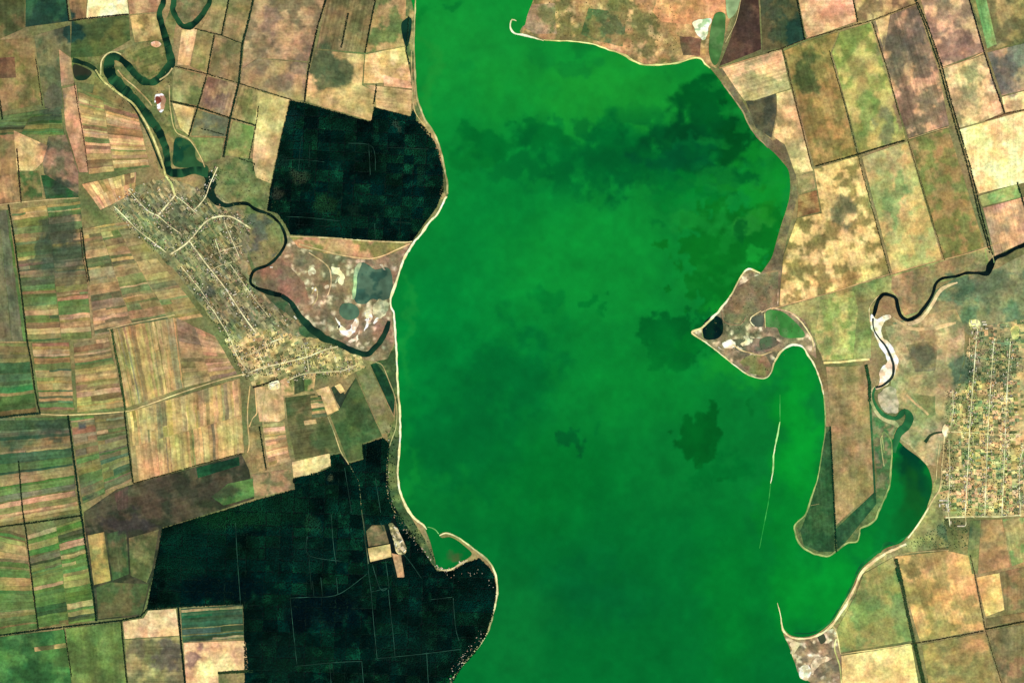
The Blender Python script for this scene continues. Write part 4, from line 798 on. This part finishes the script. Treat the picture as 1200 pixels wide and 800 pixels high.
# ---- plantations, each split by its rides into compartments
def woodland(label, s, ang, cu, cv, tones, seed, spacing=1.25, clear=()):
    pts = extend(P(s)); poly = densify(pts, 3)
    assert label not in USED; USED.add(label)
    root = area('plantation', pts, .4, M_WILD, (8, 30, 28), (10, 38, 30), step=5, ext=False)
    tag(root, label, 'plantation', kind='thing')
    a = np.array(pts); x0, y0 = a.min(0); x1, y1 = a.max(0); rs = np.random.RandomState(seed)
    gx, gy = np.meshgrid(np.arange(x0, x1, spacing), np.arange(y0, y1, spacing)); gx = gx.ravel(); gy = gy.ravel()
    gx = gx + rs.uniform(-.4, .4, len(gx)) * spacing; gy = gy + rs.uniform(-.4, .4, len(gy)) * spacing
    k = inside(poly, gx, gy)
    for cpoly in clear: k &= ~inside(P(cpoly), gx, gy)
    gx, gy = gx[k], gy[k]
    ca, sa = math.cos(ang), math.sin(ang)
    u = gx * ca + gy * sa; v = -gx * sa + gy * ca
    iu = np.searchsorted(cu, u); iv = np.searchsorted(cv, v)
    du = np.min(np.abs(u[:, None] - np.array(cu)[None]), 1); dv = np.min(np.abs(v[:, None] - np.array(cv)[None]), 1)
    keep = (du > .35) & (dv > .35)
    for key in sorted(set(zip(iu.tolist(), iv.tolist()))):
        m = keep & (iu == key[0]) & (iv == key[1])
        if m.sum() < 6: continue
        t = np.array(tones[rs.randint(len(tones))], float) * rs.uniform(.85, 1.18)
        q = np.column_stack([gx[m], gy[m]]); n = len(q)
        nz = fbm(q[:, 0], q[:, 1], 22, seed, 4); nz2 = fbm(q[:, 0], q[:, 1], 9, seed + 5, 3)
        c = t[None] * (.25 + 1.6 * nz)[:, None] + np.array([10, 26, 14.])[None] * sstep(.55, .8, nz2)[:, None]
        for (px, py, rx, ry, pc, st) in WPATCH:
            d = np.sqrt(((q[:, 0] - px + (nz2 - .5) * 16) / rx) ** 2 + ((q[:, 1] - py + (nz2 - .5) * 16) / ry) ** 2)
            kk = ((1 - sstep(.6, 1.2, d)) * st)[:, None]; c = c * (1 - kk) + np.array(pc, float) * kk
        cr = crowns('compartment', q, rs.uniform(6, 9.5, n) * spacing / 1.25, rs.uniform(8, 14, n), np.clip(c, 2, 120), root, 5, seed + key[0] * 31 + key[1])
        cr['kind'] = 'stuff'
    return root
WPATCH = [(382, 240, 16, 14, (32, 66, 36), .7), (352, 208, 14, 8, (70, 74, 52), .6), (326, 228, 10, 6, (80, 80, 60), .6), (415, 245, 8, 8, (30, 62, 42), .5), (495, 205, 5, 16, (26, 62, 40), .5),
          (340, 140, 10, 20, (16, 56, 54), .6), (330, 190, 12, 10, (26, 56, 46), .5), (492, 165, 12, 20, (14, 54, 36), .5), (466, 148, 5, 5, (90, 90, 72), .5),
          (270, 608, 46, 14, (20, 68, 36), .75), (325, 595, 44, 24, (16, 60, 36), .6), (210, 660, 22, 40, (10, 56, 38), .6), (430, 555, 20, 14, (10, 44, 34), .5), (368, 616, 10, 12, (34, 76, 48), .6), (350, 650, 40, 20, (10, 44, 38), .5), (380, 715, 50, 24, (2, 16, 26), .7),
          (230, 650, 40, 40, (6, 46, 36), .6), (260, 690, 60, 16, (0, 22, 28), .8), (330, 770, 40, 30, (16, 50, 38), .5), (480, 760, 50, 30, (10, 42, 36), .5), (352, 728, 20, 14, (4, 22, 28), .6), (386, 558, 5, 4, (110, 110, 76), .6)]
TN = [(2, 31, 26), (4, 36, 30), (6, 39, 29), (0, 27, 25), (8, 43, 30)]
NW = "340,118 357,121 434,143 439,126 481,137 484,128 491,143 504,156 514,176 519,200 520,224 511,244 496,264 483,283 420,281 390,278 340,275 334,262 325,250 313,247 318,216 330,160"
WOOD_A = woodland('dark square plantation filling the bend of the lake shore', NW, .05, [330, 352, 363, 380, 395, 412, 425, 444, 462, 482, 494, 508], [100, 118, 133, 148, 158, 168, 180, 194, 206, 218, 232, 246, 258], TN, 11)
SW = ("343,561 376,552 388,547 387,534 399,531 408,543 426,538 424,521 449,513 457,520 454,560 460,590 470,606 488,634 498,648 512,669 530,669 546,659 562,654 573,664 579,674 582,690 578,718 570,744 556,766 541,782 530,800 "
      "287,800 285,708 209,710 172,713 180,672 190,619 230,607 255,600 300,586 346,573")
FARM = ["428,614 456,614 462,604 476,640 474,678 464,678 458,656 433,660", "396,531 402,529 409,544 406,546"]
WOOD_B = woodland('vast dark plantation of square blocks down to the lake point', SW, .03, [205, 232, 262, 284, 308, 330, 347, 362, 380, 398, 414, 428, 445, 462, 480, 500, 516, 534, 552], [540, 556, 572, 590, 606, 618, 632, 646, 660, 672, 686, 700, 716, 730, 746, 760, 776, 790], TN, 23, clear=FARM)
def ride(s, wd=.9, c=(44, 92, 78), root=None):
    return ribbon('forest_track', P(s), wd, 15.5, M_ROAD, c, tuple(v * .7 for v in c), wob=.5, parent=root or WOOD_B)
for s in ("336,254 360,255 398,259", "330,188 352,187 380,190", "350,200 352,172 354,160", "362,196 363,170", "408,168 436,172 440,200", "455,173 502,175", "439,262 440,282", "460,260 480,261", "432,168 434,205"):
    ride(s, .55, (34, 74, 62), WOOD_A)
for s in ("424,600 426,612 429,640 432,670 435,695 438,730 442,771", "455,690 458,720 461,745 463,770", "435,693 456,688", "340,700 362,699 396,696 430,672", "340,700 342,720 345,750 348,778", "346,780 386,776 424,774", "386,776 388,800 388,820", "424,774 426,800", "442,771 500,765 540,760",
          "500,764 502,800", "531,700 534,735 538,750", "505,702 530,699", "366,680 368,698", "376,676 378,698", "394,676 396,696", "388,602 391,640 394,660", "360,628 362,650 400,657", "362,650 365,690", "276,612 278,650 282,707", "446,612 450,622", "470,645 482,660 494,677", "436,660 446,690 455,688", "452,656 456,688", "440,560 446,600", "404,548 412,600"):
    ride(s, .6, (36, 78, 66))
ride("424,600 426,612 429,640 432,660", 1.0, (110, 130, 96))

# loose trees of the wild shores and gardens
def scatter(label, poly, n, c, seed, rr=(4, 8), hh=(5, 11)):
    p = P(poly); a = np.array(p); rs = np.random.RandomState(seed); q = rs.uniform(a.min(0), a.max(0), (n * 4, 2)); q = q[inside(p, q[:, 0], q[:, 1])][:n]; k = len(q)
    o = crowns('shrubs', q, rs.uniform(*rr, k), rs.uniform(*hh, k), np.tile(np.array(c, float), (k, 1)) * rs.uniform(.6, 1.4, (k, 1)), seed=seed)
    return tag(o, label, 'shrubs', kind='stuff')
scatter('dark bushes scattered along the lakeside verge', "452,500 463,492 467,520 462,560 470,592 506,640 512,660 490,640 466,606 454,570", 160, (30, 58, 36), 5)
scatter('scrub bushes over the dry land above the lake', "640,0 790,0 800,60 740,60 680,44 640,40", 260, (116, 110, 66), 6, (3, 7), (1, 2.5))
scatter('bushes on the salt marsh by the round pond', "815,389 850,350 900,330 910,365 945,376 930,402 900,440", 130, (96, 98, 68), 8, (3, 6))
scatter('bushes along the near river bank', "80,60 140,60 200,40 205,150 240,190 190,200 120,100", 200, (78, 90, 54), 9, (3, 6))
scatter('bushes on the meadow by the river ponds', "240,195 300,188 316,210 330,262 330,300 290,310 262,245", 240, (84, 98, 60), 10, (3, 6), (1.5, 4))
scatter('trees round the shore farms and the beach hotel', "1060,640 1110,606 1136,610 1134,640 1112,644 1076,640", 200, (66, 92, 58), 12, (4, 8), (2, 5))

# ================================================================== VILLAGES
def house_mesh(name, L, Wd, H, roof_c, wall_c):
    e = .6; hx, hy = L / 2, Wd / 2
    v = [(-hx, -hy, 0), (hx, -hy, 0), (hx, hy, 0), (-hx, hy, 0), (-hx, -hy, H), (hx, -hy, H), (hx, hy, H), (-hx, hy, H), (-hx, 0, H + Wd * .3), (hx, 0, H + Wd * .3),
         (-hx - e, -hy - e, H - .1), (hx + e, -hy - e, H - .1), (hx + e, hy + e, H - .1), (-hx - e, hy + e, H - .1), (-hx - e, 0, H + Wd * .3 + .5), (hx + e, 0, H + Wd * .3 + .5)]
    f = [(0, 1, 5, 4), (2, 3, 7, 6), (1, 2, 6, 9, 5), (3, 0, 4, 8, 7), (10, 11, 15, 14), (12, 13, 14, 15), (11, 10, 13, 12)]
    me = bpy.data.meshes.new(name); me.from_pydata(v, [], f)
    at = me.color_attributes.new('col', 'FLOAT_COLOR', 'POINT')
    c4 = np.ones((16, 4), np.float32); c4[:10, :3] = base(wall_c); c4[10:, :3] = base(roof_c); at.data.foreach_set('color', c4.ravel())
    me.materials.append(M_ROOF); return me
ROOFS = [(240, 232, 208), (226, 212, 180), (208, 190, 156), (196, 172, 146), (186, 142, 116), (160, 154, 140)]
HM = [house_mesh('house', L, Wd, 3.4, c, (232, 222, 200)) for (L, Wd) in ((11, 8), (14, 9), (19, 11)) for c in ROOFS]
SHED_SIZE = [(L, Wd, 5.0, c, (226, 220, 200)) for (L, Wd) in ((34, 13), (46, 15)) for c in ROOFS[:3]]
def shed_parts(L, Wd, H, roof_c, wall_c):
    full = house_mesh('barn', L, Wd, H, roof_c, wall_c); out = []
    for nm, rg in (('barn', range(0, 10)), ('roof', range(10, 16))):
        vs_ = [tuple(full.vertices[i].co) for i in rg]; k = rg[0]
        fs = [[i - k for i in p.vertices] for p in full.polygons if all(i in rg for i in p.vertices)]
        me = bpy.data.meshes.new(nm); me.from_pydata(vs_, [], fs)
        at = me.color_attributes.new('col', 'FLOAT_COLOR', 'POINT'); c4 = np.ones((len(vs_), 4), np.float32); c4[:, :3] = base(wall_c if nm == 'barn' else roof_c); at.data.foreach_set('color', c4.ravel())
        me.materials.append(M_ROOF); out.append(me)
    return out
def put(me, name, x, y, ang, label, cat, group):
    o = bpy.data.objects.new(name, me); col.objects.link(o); wx, wy = W((x, y))
    o.location = (wx, wy, 3.0); o.rotation_euler = (0, 0, ang); tag(o, label, cat, group); return o

LAST = ['']
def village(vname, outline, vc1, vc2, streets, depth, garden, n_house, n_rest, label, group, seed, plotw=(4, 8), road_c=(214, 196, 150), zb=2.5, mid=(148, 140, 98), soft=.35, green_above=0, gang=.9, cell=((4, 8), (2, 4))):
    r = random.Random(seed)
    root = area('village_ground', P(outline), zb, M_WILD, vc1, vc2, edge=1.5, sc=7, lo=.4, hi=.6)
    tag(root, kind='structure')
    placed = []; extra = []; spots = []; trees = []; cells = []
    out = P(outline); oa = np.array(out); cen = oa.mean(0); ca, sa = math.cos(gang), math.sin(gang)
    R = float(np.max(np.linalg.norm(oa - cen, axis=1))) + 6
    u = -R
    while u < R:
        du = r.uniform(*cell[0]); vv_ = -R + r.uniform(0, 6)
        while vv_ < R:
            dv = r.uniform(*cell[1]); j = [r.uniform(-.35, .35) for _ in range(8)]
            q = [(u + j[0], vv_ + j[1]), (u + du + j[2], vv_ + j[3]), (u + du + j[4], vv_ + dv + j[5]), (u + j[6], vv_ + dv + j[7])]
            q = [(cen[0] + a * ca - b * sa, cen[1] + a * sa + b * ca) for a, b in q]; vv_ += dv
            m = np.mean(q, 0)
            if -30 < m[0] < 1215 and inside(out, np.array([m[0]]), np.array([m[1]]))[0] and r.random() < (.55 if near_edge(out, np.array([m[0]]), np.array([m[1]]), 8)[0] else .88): cells.append((du * dv, q, m))
        u += du
    cells.sort(key=lambda t: -t[0])
    for ci, (ar, q, m) in enumerate(cells):
        c = (np.array(r.choice(garden), float) + r.gauss(0, 15)) * (1 - soft) + np.array(mid) * soft
        if m[1] < green_above: c = c * .45 + np.array([76., 100, 70]) * .55
        o = strip(root, q, np.clip(c, 20, 240), np.clip(c * r.uniform(.6, 1.1), 15, 240), Z_FIELD + .35 + .035 * (ci % 7), r.randrange(900), 'garden_plot')
        if ci >= 290: extra.append(o)
        for _ in range(r.choice((0, 0, 1, 1, 2))): k = r.random(); t_ = r.random(); p = bil(q, k, t_); trees.append((p[0], p[1]))
    for si, (s, wd) in enumerate(streets):
        pts = extend(P(s)); track_o = tag(ribbon('street', pts, wd, Z_ROAD + si * .05, M_ROAD, road_c, tuple(v * .85 for v in road_c), wob=.2), kind='structure')
        line = np.array(densify(pts, .5, False)); L = len(line)
        for sd_ in (-1, 1):
            t = r.uniform(0, 4)
            while t * 2 < L - 4:
                pw = r.uniform(*plotw); i0 = int(t * 2); i1 = min(L - 1, int((t + pw) * 2)); t += pw
                if i1 - i0 < 3: continue
                a, b = line[i0], line[i1]; d = (b - a) / (np.linalg.norm(b - a) + 1e-9); n = np.array([-d[1], d[0]]) * sd_
                dp = depth * r.uniform(.55, 1.1); o_ = wd * .5 + .3
                q = [a + n * o_ + d * .2, b + n * o_ - d * .2, b + n * dp * r.uniform(.85, 1.1) - d * r.uniform(-.6, .6), a + n * dp + d * r.uniform(-.6, .6)]
                m = sum(q) / 4
                if any((m[0] - p[0]) ** 2 + (m[1] - p[1]) ** 2 < (depth * .62) ** 2 and p[2] != (si, sd_) for p in placed): continue
                placed.append((m[0], m[1], (si, sd_)))
                if m[0] < -20 or m[0] > 1225 or m[1] > 820: continue
                h = a + (b - a) * r.uniform(.2, .8) + n * (o_ + r.uniform(.9, 1.8)); spots.append((h[0], h[1], math.atan2(-d[1], d[0]) + (math.pi / 2 if r.random() < .4 else 0)))
                for _ in range(2):
                    if r.random() < .6:
                        h = a + (b - a) * r.random() + n * (o_ + r.uniform(.6, 5)); spots.append((h[0], h[1], math.atan2(-d[1], d[0])))
                for _ in range(r.randint(2, 7)):
                    h = a + (b - a) * r.random() + n * (o_ + r.uniform(.3, dp * .9)); trees.append((h[0], h[1]))
    if len(extra) > 1:            # plots past the limit: joined into one part
        V, F, Cc = [], [], []; rw = np.array(root['_w'][:])
        for o in extra:
            k = len(V); lw = np.array(o['_w'][:]); me = o.data
            cc = np.empty(len(me.vertices) * 4, np.float32); me.color_attributes['col'].data.foreach_get('color', cc); cc = cc.reshape(-1, 4)
            for v_, c_ in zip(me.vertices, cc): V.append(tuple(np.array(v_.co) + lw)); Cc.append(c_[:3])
            for p in me.polygons: F.append([k + j for j in p.vertices])
            bpy.data.objects.remove(o)
        g = make('garden_plots', V, F, M_FIELD, np.array(Cc), root); g['kind'] = 'stuff'
    for (ar, q, m) in cells[::4]: spots.append((m[0], m[1], gang * -1 + r.choice((0, 1.57))))
    spots = [s for s in spots if -2 < s[0] < 1202 and -2 < s[1] < 802]
    r.shuffle(spots)
    for (x, y, an) in spots[:n_house]:
        put(r.choice(HM), 'house', x, y, an, label, 'house', group)
    rest = spots[n_house:n_house + n_rest]
    if rest:
        V, F, Cc = [], [], []
        for (x, y, an) in rest:
            me = r.choice(HM); k = len(V); ca, sa = math.cos(an), math.sin(an); wx, wy = W((x, y))
            cc = np.empty(16 * 4, np.float32); me.color_attributes['col'].data.foreach_get('color', cc); cc = cc.reshape(-1, 4)
            for v_, c_ in zip(me.vertices, cc): V.append((wx + v_.co.x * ca - v_.co.y * sa, wy + v_.co.x * sa + v_.co.y * ca, v_.co.z + 3.0)); Cc.append(c_[:3])
            for p in me.polygons: F.append([k + j for j in p.vertices])
        tag(make('houses', V, F, M_ROOF, np.array(Cc)), 'remaining ' + vname + ' houses and sheds seen as one mass', 'houses', kind='stuff')
    tr = np.array(trees); rs = np.random.RandomState(seed); k = len(tr)
    o = crowns('garden_trees', tr, rs.uniform(3.5, 6.5, k), rs.uniform(5, 10, k), np.tile([48., 66, 42], (k, 1)) * rs.uniform(.5, 1.4, (k, 1)), seed=seed)
    tag(o, 'garden trees among the ' + vname + ' houses', 'trees', kind='stuff')
    return root
G_W = [(124, 114, 78), (148, 132, 90), (96, 102, 68), (84, 98, 60), (164, 142, 92), (108, 102, 76), (132, 124, 78), (70, 86, 60), (146, 120, 84), (92, 96, 78)]
G_E = [(206, 168, 106), (196, 142, 104), (120, 132, 72), (84, 112, 66), (220, 184, 116), (176, 142, 92), (64, 96, 62), (208, 156, 118), (146, 138, 84), (98, 112, 74)]
G_S = [(206, 178, 116), (180, 154, 100), (150, 136, 86), (118, 122, 76), (196, 158, 110), (92, 106, 64), (160, 142, 88), (214, 186, 124), (104, 112, 74)]
village('riverside', "146,222 196,208 246,226 284,246 292,270 290,320 312,350 350,378 352,396 300,392 272,398 246,372 204,316 150,262 128,244", (132, 124, 86), (104, 108, 74),
  [("222,283 231,295 240,307 251,321 262,335 272,350 282,365 291,378 300,390", 1.3), ("134,242 148,256 162,270 180,284 195,296", 1.0), ("150,222 172,246 185,253 198,264 212,274", .9),
   ("200,298 220,284 240,261 255,254 270,254 282,260 294,268", 1.6), ("205,229 196,240 185,253", 1.8), ("205,229 218,239 230,250", .8), ("242,355 250,364 257,375 270,397 277,415 292,438", .9),
   ("262,257 266,268 270,277 280,300", .9), ("252,280 256,292 260,304", .7), ("270,310 284,330 300,352 316,372", .7), ("246,300 266,292 284,288", .6), ("240,322 256,312 276,306", .6), ("228,246 240,232 246,216 255,196", 1.2), ("212,312 232,336 246,356", .7)],
  8, G_W, 150, 330, 'small pale roofed house in the riverside village streets', 'houses of the riverside village', 5, (2.5, 5))
village('southern riverside', "264,398 302,384 352,394 382,399 420,416 430,430 402,442 370,436 340,442 298,452 284,432", (176, 152, 100), (124, 122, 78),
  [("280,420 300,412 316,402 330,396", .8), ("284,440 304,432 336,424 360,418 380,410 396,406", 1.2), ("356,402 360,420 362,436", .8), ("336,446 356,438 378,436 402,434 416,428", 1.0), ("300,408 308,424 314,440", .6)],
  7, G_S, 50, 110, 'small pale house on the straw coloured southern village edge', 'houses of the southern village edge', 6, (2.2, 4.5), zb=2.56, mid=(164, 144, 92), gang=-.35, cell=((2.5, 6), (2.5, 5)))
village('gridded lagoon', "1136,400 1148,384 1200,374 1200,604 1106,606 1100,572 1110,540 1110,505 1116,470 1126,440", (140, 134, 88), (190, 160, 106),
  [("1146,380 1144,400 1141,440 1137,490 1134,550 1131,604", .9), ("1166,396 1164,410 1161,450 1158,500 1156,550 1154,604", .9), ("1184,400 1182,430 1180,460 1178,510 1176,560 1174,604", .9), ("1206,404 1203,440 1200,480 1198,530 1196,604", .9),
   ("1116,456 1117,480 1114,500", .7), ("1112,515 1113,560 1110,600", .6)],
  10.5, G_E, 100, 420, 'small pale house lining straight streets of the gridded village', 'houses of the gridded village', 8, (1.8, 4.4), (222, 212, 160), mid=(214, 186, 122), soft=.3, green_above=448, gang=-.055, cell=((3, 8), (1.8, 4.5)))
track("1107,505 1120,506 1140,507 1170,509 1200,508", 1.0, (196, 186, 130), z=Z_ROAD + .5); track("1107,505 1106,520 1104,545 1102,570 1094,584 1085,600 1076,614 1064,630", 1.8, (232, 204, 150), z=Z_ROAD + .4)
track("1101,520 1098,545 1097,562", 1.0, (216, 190, 136)); track("1108,606 1140,605 1170,605 1200,603 1240,602", 1.5, (216, 206, 152), z=Z_ROAD + .5)
track("1163,401 1184,403 1200,405", .8, (104, 142, 100), z=Z_ROAD + .6); track("1145,418 1160,421 1200,420", .8, (104, 136, 96), z=Z_ROAD + .7); track("1136,396 1136,420", 1.2, (196, 160, 120), z=Z_ROAD + .8)
track("1109,590 1112,606 1113,616", 1.0, (216, 206, 160), z=Z_ROAD + .9); track("1131,600 1132,614 1131,616", .8, (216, 206, 160), z=Z_ROAD + 1)
flat('farm_yard', "1104,504 1108,497 1112,505 1108,513", (250, 236, 184), (236, 212, 156), z=Z_ROAD + 1.2, edge=.8)
flat('farm_yard', "1136,375 1147,375 1148,384 1137,386", (230, 214, 142), (150, 150, 90), z=Z_SAND + .4, edge=.5); flat('farm_yard', "1184,386 1190,381 1194,384 1193,396 1187,396", (206, 186, 110), (160, 160, 90), z=Z_SAND + .4, edge=.6)
flat('farm_yard', "315,449 326,446 327,455 316,456", (250, 236, 190), (226, 196, 140), z=Z_SAND + .3, edge=.4)
# barns
SHED = [shed_parts(*s) for s in SHED_SIZE]
def barns(label, group, spots):
    for (x, y, a, k) in spots:
        o = put(SHED[k][0], 'barn', x, y, math.radians(a), label, 'barn', group)
        rf = bpy.data.objects.new('roof', SHED[k][1]); col.objects.link(rf); rf.parent = o
barns('long white barn in the farmyard above the gridded village', 'barns above the gridded village', [(1138, 377, 90, 0), (1141, 380, 0, 3), (1142, 384, 0, 4), (1139, 390, 90, 1), (1145, 390, 90, 1), (1142, 396, 0, 2), (1153, 377, 0, 4), (1154, 380, 0, 3), (1150, 385, 90, 2), (1156, 385, 0, 1), (1145, 377, 90, 2)])
barns('white barn standing in the rosy plot farmyard', 'barns in the rosy plot farmyard', [(318, 450, 20, 3), (323, 449, 20, 4), (317, 454, 100, 0), (325, 453, 100, 1)])
barns('white shed of the farm inside the vast plantation', 'sheds of the plantation farm', [(463, 618, -40, 0), (466, 624, -40, 1), (470, 634, 40, 3), (464, 638, 90, 0), (472, 642, -50, 4), (467, 644, 80, 2), (462, 628, -40, 1), (474, 645, 40, 0)])
barns('long white building round the courtyard beside the beach road', 'courtyard buildings beside the beach road', [(1103, 586, 0, 3), (1108, 586, 0, 4), (1101, 592, 90, 0), (1111, 592, 90, 3), (1105, 590, 0, 1), (1128, 616, 0, 4), (1124, 616, 0, 4), (1114, 612, 90, 1), (1111, 597, 90, 0)])
barns('big white barn on the main street of the riverside village', 'big barns of the riverside village', [(266, 340, -50, 3), (275, 345, 20, 4), (270, 350, -50, 1), (273, 356, -60, 3), (186, 289, -30, 3), (172, 246, -40, 0), (165, 240, -40, 1), (346, 372, -50, 3), (318, 313, 0, 0), (182, 287, 60, 0)])
# white cottages and boats' sheds along the lake shore
def cottages(label, group, line, n, seed, spread=2.0):
    r = random.Random(seed); p = densify(P(line), 1, False)
    for _ in range(n):
        x, y = r.choice(p); put(r.choice(HM[:13]), 'cottage', x + r.uniform(-spread, spread), y + r.uniform(-spread, spread), r.uniform(0, 3.1), label, 'cottage', group)
cottages('tiny white cottage on the shore below the lake point', 'cottages below the lake point', "566,738 556,752 545,766 534,780 526,794", 46, 3, 3.0)
cottages('tiny white cottage on the bank of the small bay', 'cottages on the small bay', "464,604 474,618 482,630 490,640 500,650 512,664 522,668 534,664 546,657", 60, 4, 2.2)
cottages('white cottage among trees of the plantation point', 'cottages on the plantation point', "522,672 540,676 562,664 572,676 576,690", 24, 5, 5.0)
cottages('lone pale hut on the lakeside verge track', 'huts on the lakeside verge', "456,505 455,520 453,545 455,580 462,596", 18, 6, 2.5)

for o in bpy.data.objects:
    if '_w' in o: del o['_w']
